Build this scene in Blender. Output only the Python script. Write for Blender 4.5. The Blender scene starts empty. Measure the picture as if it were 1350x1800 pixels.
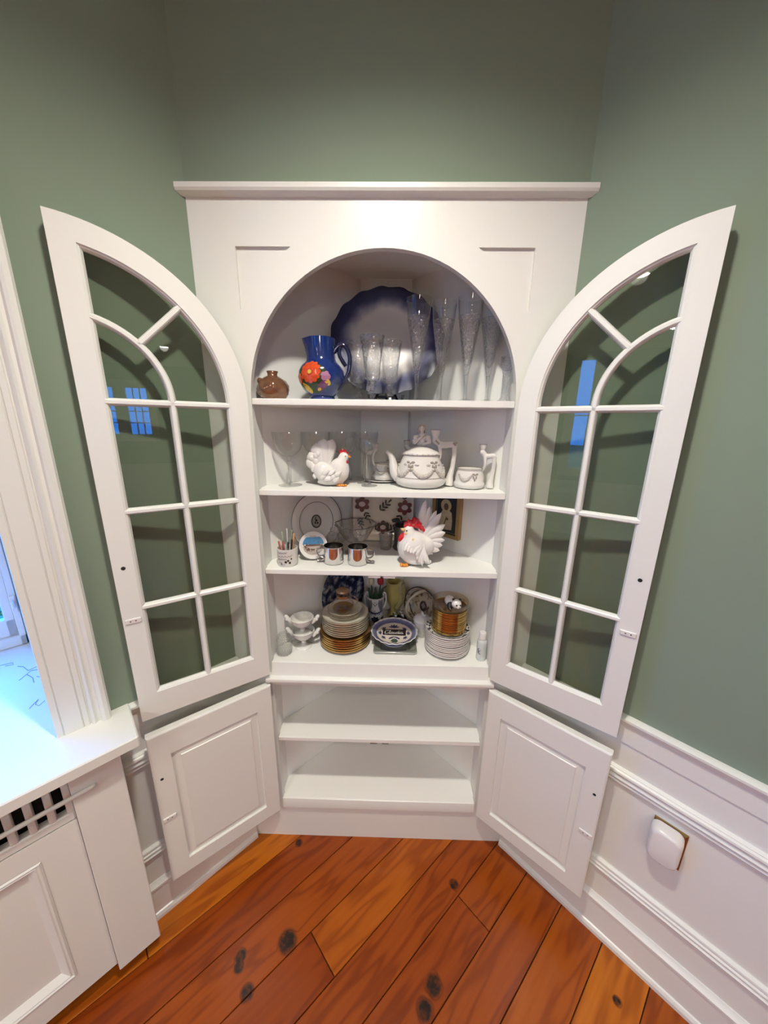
import bpy, bmesh, math, random
from mathutils import Vector, Matrix, Euler
from mathutils.geometry import tessellate_polygon

SC = bpy.context.scene
COL = SC.collection
PI = math.pi
S2 = 2 ** -0.5

# ---------------------------------------------------------------- camera
cam_d = bpy.data.cameras.new('camera')
cam = bpy.data.objects.new('camera', cam_d)
COL.objects.link(cam)
cam_d.sensor_fit = 'HORIZONTAL'
cam_d.sensor_width = 36.0
cam_d.lens = 36.0 * 599.97 / 1350.0
cam_d.clip_start = 0.02
R_ = Vector((0.99973197, 0.01932672, 0.01274624))
U_ = Vector((-0.01712263, 0.24668719, 0.96894388))
F_ = Vector((-0.01558217, 0.96890242, -0.24695199))
cam.matrix_world = Matrix(((R_.x, U_.x, -F_.x, 0.02264), (R_.y, U_.y, -F_.y, -0.93987), (R_.z, U_.z, -F_.z, 1.5), (0, 0, 0, 1)))
SC.camera = cam

# ---------------------------------------------------------------- sky, exposure
world = bpy.data.worlds.new('sky')
SC.world = world
world.use_nodes = True
wn = world.node_tree
wn.nodes.clear()
w_out = wn.nodes.new('ShaderNodeOutputWorld')
w_bg = wn.nodes.new('ShaderNodeBackground')
w_bg.inputs['Color'].default_value = (0.02, 0.23, 1.0, 1)
w_bg.inputs['Strength'].default_value = 13.0
wn.links.new(w_bg.outputs[0], w_out.inputs[0])
SC.view_settings.view_transform = 'Standard'
SC.view_settings.look = 'None'
SC.view_settings.gamma = 1.0
SC.view_settings.use_curve_mapping = False
SC.view_settings.exposure = 0.54
SC.cycles.max_bounces = 10
SC.cycles.diffuse_bounces = 5
SC.cycles.transparent_max_bounces = 40
SC.cycles.transmission_bounces = 10
SC.cycles.glossy_bounces = 5
SC.cycles.caustics_reflective = False
SC.cycles.caustics_refractive = False
SC.cycles.sample_clamp_indirect = 4.0
DOWNLIGHT_W = 60.0
DOWNLIGHT_COL = (1.0, 0.945, 0.835)

# ---------------------------------------------------------------- materials
def nodes_of(name):
    m = bpy.data.materials.new(name)
    m.use_nodes = True
    nt = m.node_tree
    nt.nodes.clear()
    out = nt.nodes.new('ShaderNodeOutputMaterial')
    return m, nt, out

def N(nt, kind, **kw):
    n = nt.nodes.new(kind)
    for k, v in kw.items():
        if k in n.inputs.keys() if hasattr(n.inputs, 'keys') else False:
            n.inputs[k].default_value = v
        else:
            setattr(n, k, v)
    return n

def sset(n, **kw):
    for k, v in kw.items():
        n.inputs[k.replace('_', ' ')].default_value = v
    return n

def c4(c):
    return (c[0], c[1], c[2], 1.0)

def mat(name, col, rough=0.5, metal=0.0, noise=0.04, nscale=30.0, bump=0.0, bscale=200.0, coat=0.0, sss=0.0, spec=0.5):
    """plain paint / ceramic / metal with a little procedural mottling"""
    m, nt, out = nodes_of(name)
    p = nt.nodes.new('ShaderNodeBsdfPrincipled')
    sset(p, Roughness=rough, Metallic=metal)
    p.inputs['Coat Weight'].default_value = coat
    p.inputs['Specular IOR Level'].default_value = spec
    tc = nt.nodes.new('ShaderNodeTexCoord')
    nz = nt.nodes.new('ShaderNodeTexNoise')
    sset(nz, Scale=nscale, Detail=4.0)
    nt.links.new(tc.outputs['Object'], nz.inputs['Vector'])
    rp = nt.nodes.new('ShaderNodeMapRange')
    rp.inputs['To Min'].default_value = 1 - noise
    rp.inputs['To Max'].default_value = 1 + noise
    nt.links.new(nz.outputs[0], rp.inputs[0])
    mx = nt.nodes.new('ShaderNodeMix')
    mx.data_type = 'RGBA'
    mx.blend_type = 'MULTIPLY'
    mx.inputs[0].default_value = 1.0
    mx.inputs[6].default_value = c4(col)
    nt.links.new(rp.outputs[0], mx.inputs[7])
    nt.links.new(mx.outputs[2], p.inputs['Base Color'])
    if bump:
        n2 = nt.nodes.new('ShaderNodeTexNoise')
        sset(n2, Scale=bscale, Detail=3.0)
        nt.links.new(tc.outputs['Object'], n2.inputs['Vector'])
        b = nt.nodes.new('ShaderNodeBump')
        b.inputs['Strength'].default_value = bump
        b.inputs['Distance'].default_value = 0.001
        nt.links.new(n2.outputs[0], b.inputs['Height'])
        nt.links.new(b.outputs[0], p.inputs['Normal'])
    nt.links.new(p.outputs[0], out.inputs[0])
    return m

def thin_glass(name, tint=(0.93, 0.95, 0.94), gloss=1.0, rough=0.02, body=0.0, bump=0.0, ior=1.5, bscale=90.0):
    """thin-walled clear glass: transparent with Fresnel reflection; body mixes in some solid refraction"""
    m, nt, out = nodes_of(name)
    tr = nt.nodes.new('ShaderNodeBsdfTransparent')
    tr.inputs[0].default_value = c4(tint)
    gl = nt.nodes.new('ShaderNodeBsdfGlossy')
    gl.inputs['Roughness'].default_value = rough
    fr = nt.nodes.new('ShaderNodeLayerWeight')      # Schlick: the same from either side of a thin wall
    fr.inputs[0].default_value = 0.5
    pw = nt.nodes.new('ShaderNodeMath')
    pw.operation = 'POWER'
    pw.inputs[1].default_value = 4.0
    nt.links.new(fr.outputs['Facing'], pw.inputs[0])
    mu = nt.nodes.new('ShaderNodeMath')
    mu.operation = 'MULTIPLY_ADD'
    mu.use_clamp = True
    mu.inputs[1].default_value = min(1.0, gloss * 0.8)
    mu.inputs[2].default_value = 0.04 * gloss
    nt.links.new(pw.outputs[0], mu.inputs[0])
    base = tr
    if body > 0:
        g = nt.nodes.new('ShaderNodeBsdfGlass')
        g.inputs['IOR'].default_value = 1.45
        g.inputs['Roughness'].default_value = 0.03
        g.inputs['Color'].default_value = c4(tint)
        m1 = nt.nodes.new('ShaderNodeMixShader')
        m1.inputs[0].default_value = body
        nt.links.new(tr.outputs[0], m1.inputs[1])
        nt.links.new(g.outputs[0], m1.inputs[2])
        base = m1
    mx = nt.nodes.new('ShaderNodeMixShader')
    nt.links.new(mu.outputs[0], mx.inputs[0])
    nt.links.new(base.outputs[0], mx.inputs[1])
    nt.links.new(gl.outputs[0], mx.inputs[2])
    if bump:
        tc = nt.nodes.new('ShaderNodeTexCoord')
        vo = nt.nodes.new('ShaderNodeTexVoronoi')
        vo.inputs['Scale'].default_value = bscale
        nt.links.new(tc.outputs['Object'], vo.inputs['Vector'])
        b = nt.nodes.new('ShaderNodeBump')
        b.inputs['Strength'].default_value = bump
        b.inputs['Distance'].default_value = 0.004
        nt.links.new(vo.outputs['Distance'], b.inputs['Height'])
        nt.links.new(b.outputs[0], gl.inputs['Normal'])
        nt.links.new(b.outputs[0], fr.inputs['Normal'])
        if body > 0:
            nt.links.new(b.outputs[0], g.inputs['Normal'])
    nt.links.new(mx.outputs[0], out.inputs[0])
    return m

def emit(name, col, strength):
    m, nt, out = nodes_of(name)
    e = nt.nodes.new('ShaderNodeEmission')
    e.inputs[0].default_value = c4(col)
    e.inputs[1].default_value = strength
    nt.links.new(e.outputs[0], out.inputs[0])
    return m

def ramp(nt, stops, interp='LINEAR'):
    r = nt.nodes.new('ShaderNodeValToRGB')
    r.color_ramp.interpolation = interp
    el = r.color_ramp.elements
    while len(el) > 1:
        el.remove(el[-1])
    el[0].position = stops[0][0]
    el[0].color = c4(stops[0][1])
    for p, c in stops[1:]:
        e = el.new(p)
        e.color = c4(c)
    return r

def radial_mat(name, stops, sx=1.0, sy=1.0, rough=0.15, wob=0.0, wscale=20.0, coat=0.3):
    """glaze whose colour depends on the distance from the piece's own centre (object x, y)"""
    m, nt, out = nodes_of(name)
    p = nt.nodes.new('ShaderNodeBsdfPrincipled')
    sset(p, Roughness=rough)
    p.inputs['Coat Weight'].default_value = coat
    tc = nt.nodes.new('ShaderNodeTexCoord')
    mp = nt.nodes.new('ShaderNodeMapping')
    mp.inputs['Scale'].default_value = (sx, sy, 0)
    nt.links.new(tc.outputs['Object'], mp.inputs[0])
    ln = nt.nodes.new('ShaderNodeVectorMath')
    ln.operation = 'LENGTH'
    nt.links.new(mp.outputs[0], ln.inputs[0])
    src = ln.outputs['Value']
    if wob:
        nz = nt.nodes.new('ShaderNodeTexNoise')
        sset(nz, Scale=wscale, Detail=4.0)
        nt.links.new(tc.outputs['Object'], nz.inputs[0])
        ad = nt.nodes.new('ShaderNodeMath')
        ad.operation = 'MULTIPLY_ADD'
        ad.inputs[1].default_value = wob
        sub = nt.nodes.new('ShaderNodeMath')
        sub.operation = 'SUBTRACT'
        sub.inputs[1].default_value = 0.5
        nt.links.new(nz.outputs[0], sub.inputs[0])
        nt.links.new(sub.outputs[0], ad.inputs[0])
        nt.links.new(src, ad.inputs[2])
        src = ad.outputs[0]
    r = ramp(nt, stops)
    nt.links.new(src, r.inputs[0])
    nt.links.new(r.outputs[0], p.inputs['Base Color'])
    nt.links.new(p.outputs[0], out.inputs[0])
    return m

def blotch_mat(name, cols, scale=60.0, rough=0.2, thresh=0.5, detail=3.0, coat=0.3):
    """two-colour transfer-ware pattern"""
    m, nt, out = nodes_of(name)
    p = nt.nodes.new('ShaderNodeBsdfPrincipled')
    sset(p, Roughness=rough)
    p.inputs['Coat Weight'].default_value = coat
    tc = nt.nodes.new('ShaderNodeTexCoord')
    nz = nt.nodes.new('ShaderNodeTexNoise')
    sset(nz, Scale=scale, Detail=detail)
    nt.links.new(tc.outputs['Object'], nz.inputs[0])
    n = len(cols)
    st = []
    for i, c in enumerate(cols):
        st.append((min(0.99, max(0.0, thresh + (i - n / 2) * 0.09)), c))
    r = ramp(nt, st)
    nt.links.new(nz.outputs[0], r.inputs[0])
    nt.links.new(r.outputs[0], p.inputs['Base Color'])
    nt.links.new(p.outputs[0], out.inputs[0])
    return m

M = {}
M['white'] = mat('white_gloss_paint', (0.775, 0.778, 0.738), 0.32, noise=0.015, nscale=8, bump=0.05, bscale=60)
M['white_in'] = mat('white_interior_paint', (0.83, 0.832, 0.795), 0.45, noise=0.02, nscale=6)
M['sage'] = mat('sage_green_wall_paint', (0.222, 0.282, 0.212), 0.75, noise=0.03, nscale=5, bump=0.08, bscale=250, spec=0.25)
M['ceil'] = mat('ceiling_paint', (0.80, 0.79, 0.76), 0.9)
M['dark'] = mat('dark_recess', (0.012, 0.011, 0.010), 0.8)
M['black'] = mat('black_paint', (0.015, 0.015, 0.016), 0.35)
M['pane'] = thin_glass('window_pane_glass', (0.86, 0.875, 0.85), 0.8, 0.0)
M['glass'] = thin_glass('clear_thin_glass', (0.985, 0.988, 0.985), 1.1, 0.02, body=0.03)
M['stemglass'] = thin_glass('solid_clear_glass', (0.985, 0.99, 0.985), 1.4, 0.02, body=0.35)
M['crystal'] = thin_glass('cut_crystal', (0.978, 0.98, 0.982), 1.9, 0.06, body=0.14, bump=1.0, bscale=170)
M['pressed'] = thin_glass('pressed_glass', (0.98, 0.982, 0.978), 1.6, 0.05, body=0.10, bump=0.6, bscale=90)
M['porcelain'] = mat('white_porcelain_glaze', (0.70, 0.68, 0.64), 0.10, noise=0.02, coat=0.3)
M['ceramic'] = mat('glossy_white_ceramic', (0.74, 0.72, 0.685), 0.14, noise=0.02, coat=0.3)
M['milk'] = mat('white_milk_glass', (0.72, 0.72, 0.69), 0.14, noise=0.02, coat=0.4)
M['grey_luster'] = mat('pewter_grey_glaze_detail', (0.34, 0.30, 0.26), 0.22, noise=0.15, nscale=200)
M['gold'] = mat('gold_rim', (0.75, 0.50, 0.16), 0.18, metal=1.0)
M['brass'] = mat('aged_brass', (0.42, 0.24, 0.07), 0.30, metal=1.0, noise=0.15)
M['steel'] = mat('polished_steel', (0.72, 0.71, 0.70), 0.10, metal=1.0)
M['pewter'] = mat('dull_pewter', (0.20, 0.19, 0.18), 0.35, metal=0.9, noise=0.12)
M['red'] = mat('red_glaze', (0.56, 0.012, 0.02), 0.12, coat=0.5)
M['orange'] = mat('orange_glaze', (0.75, 0.28, 0.04), 0.2, coat=0.3)
M['gold_tan'] = mat('ochre_tinted_glaze', (0.72, 0.50, 0.24), 0.2, coat=0.3)
M['plastic'] = mat('white_plastic', (0.76, 0.735, 0.71), 0.25, noise=0.01)

# ---------------------------------------------------------------- mesh helpers
class MB:
    """collects loose geometry and links it as ONE mesh object"""
    def __init__(self):
        self.v = []
        self.f = []
        self.mi = []
    def add(self, verts, faces, mi=0, tf=None):
        o = len(self.v)
        if tf is None:
            self.v.extend([tuple(p) for p in verts])
        else:
            self.v.extend([tuple(tf(p)) if callable(tf) else tuple(tf @ Vector(p)) for p in verts])
        self.f.extend([tuple(i + o for i in f) for f in faces])
        self.mi.extend([mi] * len(faces))
        return self
    def build(self, name, mats, parent=None, smooth=None, loc=None, rot=None, fix=True):
        me = bpy.data.meshes.new(name)
        me.from_pydata(self.v, [], self.f)
        mats = mats if isinstance(mats, (list, tuple)) else [mats]
        for m in mats:
            me.materials.append(m)
        if len(mats) > 1:
            me.polygons.foreach_set('material_index', self.mi)
        if fix:
            bm = bmesh.new()
            bm.from_mesh(me)
            bmesh.ops.remove_doubles(bm, verts=bm.verts, dist=1e-6)
            bmesh.ops.recalc_face_normals(bm, faces=bm.faces)
            bm.to_mesh(me)
            bm.free()
        if smooth is not None:
            me.shade_smooth()
            if smooth < 180:
                me.set_sharp_from_angle(angle=math.radians(smooth))
        me.update()
        o = bpy.data.objects.new(name, me)
        COL.objects.link(o)
        if parent is not None:
            o.parent = parent
        if loc is not None:
            o.location = loc
        if rot is not None:
            o.rotation_euler = rot
        return o

def tag(o, label=None, cat=None, group=None, kind=None):
    if label: o['label'] = label
    if cat: o['category'] = cat
    if group: o['group'] = group
    if kind: o['kind'] = kind
    return o

def thing(name, label, cat, loc=(0, 0, 0), rot=(0, 0, 0), group=None):
    o = bpy.data.objects.new(name, None)
    o.empty_display_size = 0.02
    COL.objects.link(o)
    o.location = loc
    o.rotation_euler = rot if isinstance(rot, (tuple, list)) else (0, 0, rot)
    return tag(o, label, cat, group)

def copy_tree(o, parent=None):
    c = o.copy()
    COL.objects.link(c)
    if parent is not None:
        c.parent = parent
    for ch in list(o.children):
        copy_tree(ch, c)
    return c

def again(src, label, loc, rotz=None, group=None):
    c = copy_tree(src)
    c.location = loc
    if rotz is not None:
        c.rotation_euler = (c.rotation_euler[0], c.rotation_euler[1], rotz)
    c['label'] = label
    if group: c['group'] = group
    return c

def box_g(x0, x1, y0, y1, z0, z1, bev=0.0, seg=1):
    bm = bmesh.new()
    vs = [bm.verts.new(p) for p in ((x0, y0, z0), (x1, y0, z0), (x1, y1, z0), (x0, y1, z0), (x0, y0, z1), (x1, y0, z1), (x1, y1, z1), (x0, y1, z1))]
    for f in ((3, 2, 1, 0), (4, 5, 6, 7), (0, 1, 5, 4), (1, 2, 6, 5), (2, 3, 7, 6), (3, 0, 4, 7)):
        bm.faces.new([vs[i] for i in f])
    if bev:
        bmesh.ops.bevel(bm, geom=list(bm.edges), offset=bev, segments=seg, profile=0.5, affect='EDGES')
    return take(bm)

def take(bm):
    bm.verts.index_update()
    v = [tuple(p.co) for p in bm.verts]
    f = [tuple(q.index for q in g.verts) for g in bm.faces]
    bm.free()
    return v, f

def lathe_g(prof, seg=32, mod=None, a0=0.0, a1=2 * PI):
    """prof: [(r, z)]; mod(angle, z, r) -> radius"""
    v = []
    full = abs(a1 - a0 - 2 * PI) < 1e-6
    n = seg if full else seg + 1
    for r, z in prof:
        for i in range(n):
            a = a0 + (a1 - a0) * i / seg
            rr = mod(a, z, r) if mod else r
            v.append((rr * math.cos(a), rr * math.sin(a), z))
    f = []
    for j in range(len(prof) - 1):
        for i in range(seg):
            a, b = j * n + i, j * n + (i + 1) % n
            c, d = b + n, a + n
            f.append((a, b, c, d))
    return v, f

def tube_g(pts, rad, seg=8, cap=True, flat=1.0):
    """tube through 3-D points; rad a number or a list"""
    P = [Vector(p) for p in pts]
    n = len(P)
    rr = rad if isinstance(rad, (list, tuple)) else [rad] * n
    v, f = [], []
    up = None
    for i in range(n):
        t = (P[min(i + 1, n - 1)] - P[max(i - 1, 0)])
        if t.length < 1e-9:
            t = Vector((0, 0, 1))
        t.normalize()
        if up is None:
            up = Vector((0, 1, 0)) if abs(t.y) < 0.8 else Vector((1, 0, 0))
        sd = t.cross(up)
        if sd.length < 1e-6:
            sd = t.cross(Vector((1, 0, 0)))
        sd.normalize()
        up = sd.cross(t).normalized()
        for k in range(seg):
            a = 2 * PI * k / seg
            v.append(P[i] + sd * (math.cos(a) * rr[i]) + up * (math.sin(a) * rr[i] * flat))
    for i in range(n - 1):
        for k in range(seg):
            a, b = i * seg + k, i * seg + (k + 1) % seg
            f.append((a, b, b + seg, a + seg))
    if cap:
        f.append(tuple(range(seg))[::-1])
        f.append(tuple(range((n - 1) * seg, n * seg)))
    return v, f

def smooth_path(pts, sub=4):
    """Catmull-Rom through points (any dimension)"""
    out = []
    n = len(pts)
    for i in range(n - 1):
        p0, p1, p2, p3 = pts[max(i - 1, 0)], pts[i], pts[i + 1], pts[min(i + 2, n - 1)]
        for k in range(sub):
            t = k / sub
            out.append(tuple(0.5 * (2 * b + (c - a) * t + (2 * a - 5 * b + 4 * c - d) * t * t + (-a + 3 * b - 3 * c + d) * t ** 3) for a, b, c, d in zip(p0, p1, p2, p3)))
    out.append(tuple(pts[-1]))
    return out

def ell_g(c, r, seg=16, ring=10, rot=None):
    v, f = [], []
    R = rot if rot is not None else Matrix.Identity(3)
    if isinstance(R, (tuple, list)):
        R = Euler(R).to_matrix()
    c = Vector(c)
    for j in range(ring + 1):
        th = PI * j / ring
        for i in range(seg):
            a = 2 * PI * i / seg
            v.append(c + R @ Vector((r[0] * math.sin(th) * math.cos(a), r[1] * math.sin(th) * math.sin(a), r[2] * math.cos(th))))
    for j in range(ring):
        for i in range(seg):
            a, b = j * seg + i, j * seg + (i + 1) % seg
            f.append((a, a + seg, b + seg, b))
    return v, f

def prism_g(poly, y0, y1, holes=()):
    """polygon in (x, z) with holes, extruded from y0 to y1"""
    loops = [[Vector((p[0], 0, p[1])) for p in poly]] + [[Vector((p[0], 0, p[1])) for p in h] for h in holes]
    flat = [p for l in loops for p in l]
    n = len(flat)
    tris = tessellate_polygon(loops)
    v = [(p.x, y0, p.z) for p in flat] + [(p.x, y1, p.z) for p in flat]
    f = [tuple(t) for t in tris] + [tuple(i + n for i in reversed(t)) for t in tris]
    o = 0
    for l in loops:
        k = len(l)
        for i in range(k):
            a, b = o + i, o + (i + 1) % k
            f.append((a, b, b + n, a + n))
        o += k
    return v, f

def sweep_x(prof, x0, x1):
    """closed (y, z) profile extruded along x"""
    n = len(prof)
    v = [(x0, y, z) for y, z in prof] + [(x1, y, z) for y, z in prof]
    f = [(i, (i + 1) % n, n + (i + 1) % n, n + i) for i in range(n)]
    f += [tuple(range(n))[::-1], tuple(range(n, 2 * n))]
    return v, f

def blob_mesh(parts, voxel=0.004, smooth=4):
    """one continuous skin over overlapping ellipsoids and tubes (voxel remesh, applied)"""
    mb = MB()
    for v, f in parts:
        mb.add(v, f)
    o = mb.build('blob', M['ceramic'], fix=False)
    bm = bmesh.new(); bm.from_mesh(o.data)
    bmesh.ops.remove_doubles(bm, verts=bm.verts, dist=1e-6)
    bmesh.ops.recalc_face_normals(bm, faces=bm.faces)
    bm.to_mesh(o.data); bm.free()
    r = o.modifiers.new('r', 'REMESH'); r.mode = 'VOXEL'; r.voxel_size = voxel
    s = o.modifiers.new('s', 'SMOOTH'); s.iterations = smooth; s.factor = 0.5
    dg = bpy.context.evaluated_depsgraph_get()
    me = bpy.data.meshes.new_from_object(o.evaluated_get(dg))
    old = o.data
    bpy.data.objects.remove(o)
    bpy.data.meshes.remove(old)
    me.shade_smooth()
    return me

def mesh_object(name, me, m, parent=None, loc=None, rot=None):
    me.materials.clear()
    me.materials.append(m)
    o = bpy.data.objects.new(name, me)
    me.name = name
    COL.objects.link(o)
    if parent is not None: o.parent = parent
    if loc is not None: o.location = loc
    if rot is not None: o.rotation_euler = rot
    return o

# room frame: e1 runs along the left wall, e2 along the right wall, from the hidden corner
def E(e1, e2, z):
    return Vector(((e2 - e1) * S2, 0.4635 - (e1 + e2) * S2, z))
def Eq(p):
    return E(p[0], p[1], p[2])
C0 = 0.6555      # distance from hidden corner to the ends of the diagonal wall

# ================================================================ THE ROOM
L1, L2, H = 4.6, 6.4, 2.44

def downlight(e1, e2, w, cone, where):
    p = E(e1, e2, H)
    t = thing('recessed_downlight', 'round recessed downlight with white trim ' + where, 'ceiling light', (p.x, p.y, p.z), 0, 'recessed ceiling downlights')
    MB().add(*lathe_g([(0.050, -0.001), (0.053, -0.006), (0.078, -0.006), (0.080, 0.0)], 32)).build('trim_ring', M['white'], t, 40)
    MB().add(*lathe_g([(0.0, 0.0), (0.050, 0.0)], 32)).build('lamp_lens', emit('lamp_lens', DOWNLIGHT_COL, 30.0), t, loc=(0, 0, -0.003))
    ld = bpy.data.lights.new('lamp', 'SPOT')
    ld.energy = w
    ld.color = DOWNLIGHT_COL
    ld.shadow_soft_size = 0.045
    ld.spot_size = math.radians(cone)
    ld.spot_blend = 1.0
    lo = bpy.data.objects.new('lamp', ld)
    COL.objects.link(lo)
    lo.parent = t
    lo.location = (0, 0, -0.012)
    return t
for e1, e2, w, cone, where in ((0.77, 0.77, 1.12, 152, 'above the open corner cabinet'), (2.04, 0.96, 0.45, 150, 'in line with the sill, mirrored in a door pane'), (1.03, 2.36, 0.3, 150, 'over the wainscot wall with the brass outlet'), (3.4, 1.4, 2.0, 170, 'added as unseen fill near the tall narrow rear window'), (1.4, 4.6, 0.35, 170, 'added as unseen fill at the far end of the wainscot wall'), (3.4, 4.6, 2.9, 170, 'added as unseen fill in the corner farthest from the cabinet')):  # last three are added behind the camera as ambient fill
    downlight(e1, e2, w * DOWNLIGHT_W, cone, where)
# added fill lamp, unseen behind the camera: brightens ceiling and upper walls
pc = E(2.75, 2.9, 0)
hl = thing('added_fill_lamp', 'round white globe lamp added as unseen fill light in the middle of the room', 'added fill lamp', (pc.x, pc.y, H))
MB().add(*lathe_g([(0, 0), (0.06, 0), (0.055, -0.02), (0, -0.025)], 24)).build('ceiling_rose', M['brass'], hl, 40)
MB().add(*tube_g([(0, 0, -0.02), (0, 0, -0.40)], 0.006, 8)).build('stem', M['brass'], hl, 60)
MB().add(*ell_g((0, 0, -0.52), (0.13, 0.13, 0.12), 32, 20)).build('glass_globe', emit('fill_globe_glow', DOWNLIGHT_COL, 30.0), hl, 180)

# ---- floor: wide heart-pine planks, each a part
def plank_material():
    m, nt, out = nodes_of('varnished_heart_pine')
    p = nt.nodes.new('ShaderNodeBsdfPrincipled')
    p.inputs['Roughness'].default_value = 0.34
    p.inputs['Specular IOR Level'].default_value = 0.25
    p.inputs['Coat Weight'].default_value = 0.16
    p.inputs['Coat Roughness'].default_value = 0.14
    tc = nt.nodes.new('ShaderNodeTexCoord')
    rot = nt.nodes.new('ShaderNodeMapping')
    rot.inputs['Rotation'].default_value = (0, 0, math.radians(139.3))
    nt.links.new(tc.outputs['Object'], rot.inputs[0])
    oi = nt.nodes.new('ShaderNodeObjectInfo')
    ofs = nt.nodes.new('ShaderNodeVectorMath'); ofs.operation = 'MULTIPLY_ADD'
    ofs.inputs[1].default_value = (0, 0, 9)
    cmb = nt.nodes.new('ShaderNodeCombineXYZ')
    nt.links.new(oi.outputs['Random'], cmb.inputs[2])
    nt.links.new(cmb.outputs[0], ofs.inputs[0])
    nt.links.new(rot.outputs[0], ofs.inputs[2])
    # knots: dark spots at their real places, with the grain bending round them
    knots = [(-0.260, -0.273, 0.020), (-0.387, -0.306, 0.012), (-0.383, -0.325, 0.011), (-0.342, -0.370, 0.013), (0.167, -0.345, 0.017), (0.139, -0.387, 0.016), (0.262, -0.129, 0.011), (-0.291, -0.026, 0.009), (0.66, -0.36, 0.008), (0.05, -0.75, 0.015), (-0.2, -0.9, 0.014)]
    knot_sum = None
    for kx, ky, kr in knots:
        d = nt.nodes.new('ShaderNodeVectorMath'); d.operation = 'DISTANCE'
        nt.links.new(tc.outputs['Object'], d.inputs[0])
        d.inputs[1].default_value = (kx, ky, 0)
        mr = nt.nodes.new('ShaderNodeMapRange'); mr.interpolation_type = 'SMOOTHSTEP'
        mr.inputs['From Min'].default_value = kr * 1.75
        mr.inputs['From Max'].default_value = kr * 0.75
        nt.links.new(d.outputs['Value'], mr.inputs[0])
        if knot_sum is None:
            knot_sum = mr.outputs[0]
        else:
            mxn = nt.nodes.new('ShaderNodeMath'); mxn.operation = 'MAXIMUM'
            nt.links.new(knot_sum, mxn.inputs[0]); nt.links.new(mr.outputs[0], mxn.inputs[1])
            knot_sum = mxn.outputs[0]
    # long wavering grain
    st = nt.nodes.new('ShaderNodeMapping'); st.inputs['Scale'].default_value = (1.3, 9, 1)
    nt.links.new(ofs.outputs[0], st.inputs[0])
    warp = nt.nodes.new('ShaderNodeTexNoise'); sset(warp, Scale=1.6, Detail=2.0)
    nt.links.new(st.outputs[0], warp.inputs[0])
    wv = nt.nodes.new('ShaderNodeMath'); wv.operation = 'MULTIPLY_ADD'
    wv.inputs[1].default_value = 34.0
    nt.links.new(warp.outputs[0], wv.inputs[0])
    kb = nt.nodes.new('ShaderNodeMath'); kb.operation = 'MULTIPLY'; kb.inputs[1].default_value = 7.0
    nt.links.new(knot_sum, kb.inputs[0])
    nt.links.new(kb.outputs[0], wv.inputs[2])
    sn = nt.nodes.new('ShaderNodeMath'); sn.operation = 'SINE'
    nt.links.new(wv.outputs[0], sn.inputs[0])
    fine = nt.nodes.new('ShaderNodeTexNoise'); sset(fine, Scale=6.0, Detail=4.0, Roughness=0.45)
    f2 = nt.nodes.new('ShaderNodeMapping'); f2.inputs['Scale'].default_value = (1.2, 16, 1)
    nt.links.new(ofs.outputs[0], f2.inputs[0]); nt.links.new(f2.outputs[0], fine.inputs[0])
    big = nt.nodes.new('ShaderNodeTexNoise'); sset(big, Scale=2.5, Detail=3.0)
    nt.links.new(ofs.outputs[0], big.inputs[0])
    def math_(op, a, bb, clamp=False):
        n = nt.nodes.new('ShaderNodeMath'); n.operation = op; n.use_clamp = clamp
        for k, x in enumerate((a, bb)):
            if isinstance(x, (int, float)): n.inputs[k].default_value = x
            else: nt.links.new(x, n.inputs[k])
        return n.outputs[0]
    # thin dark late-wood lines, soft mottling and fine fibre
    late = math_('POWER', math_('MULTIPLY_ADD', sn.outputs[0], 0.5), 3.0)
    late.node.inputs[0].links[0].from_node.inputs[2].default_value = 0.5
    fib = math_('SUBTRACT', fine.outputs[0], 0.5)
    mot = math_('SUBTRACT', big.outputs[0], 0.5)
    tone = math_('ADD', math_('ADD', math_('MULTIPLY', fib, 0.35), math_('MULTIPLY', mot, 0.45)), math_('MULTIPLY', oi.outputs['Random'], 0.85))
    r = ramp(nt, [(0.0, (0.240, 0.043, 0.003)), (0.35, (0.320, 0.069, 0.0045)), (0.65, (0.390, 0.097, 0.006)), (0.95, (0.520, 0.160, 0.010))])
    nt.links.new(tone, r.inputs[0])
    gl = nt.nodes.new('ShaderNodeMix'); gl.data_type = 'RGBA'; gl.blend_type = 'MULTIPLY'
    nt.links.new(math_('MULTIPLY', late, 0.6), gl.inputs[0]); nt.links.new(r.outputs[0], gl.inputs[6]); gl.inputs[7].default_value = (0.50, 0.34, 0.28, 1)
    kd = nt.nodes.new('ShaderNodeTexNoise'); sset(kd, Scale=70.0, Detail=3.0)
    nt.links.new(tc.outputs['Object'], kd.inputs[0])
    km = math_('MULTIPLY', knot_sum, math_('ADD', math_('MULTIPLY', kd.outputs[0], 1.6), 0.15), True)
    mx = nt.nodes.new('ShaderNodeMix'); mx.data_type = 'RGBA'
    nt.links.new(km, mx.inputs[0]); nt.links.new(gl.outputs[2], mx.inputs[6]); mx.inputs[7].default_value = (0.014, 0.007, 0.005, 1)
    nt.links.new(mx.outputs[2], p.inputs['Base Color'])
    a1 = fine
    b = nt.nodes.new('ShaderNodeBump'); b.inputs['Strength'].default_value = 0.06; b.inputs['Distance'].default_value = 0.001
    nt.links.new(a1.outputs[0], b.inputs['Height']); nt.links.new(b.outputs[0], p.inputs['Normal'])
    nt.links.new(p.outputs[0], out.inputs[0])
    return m
M['plank'] = plank_material()

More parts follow.
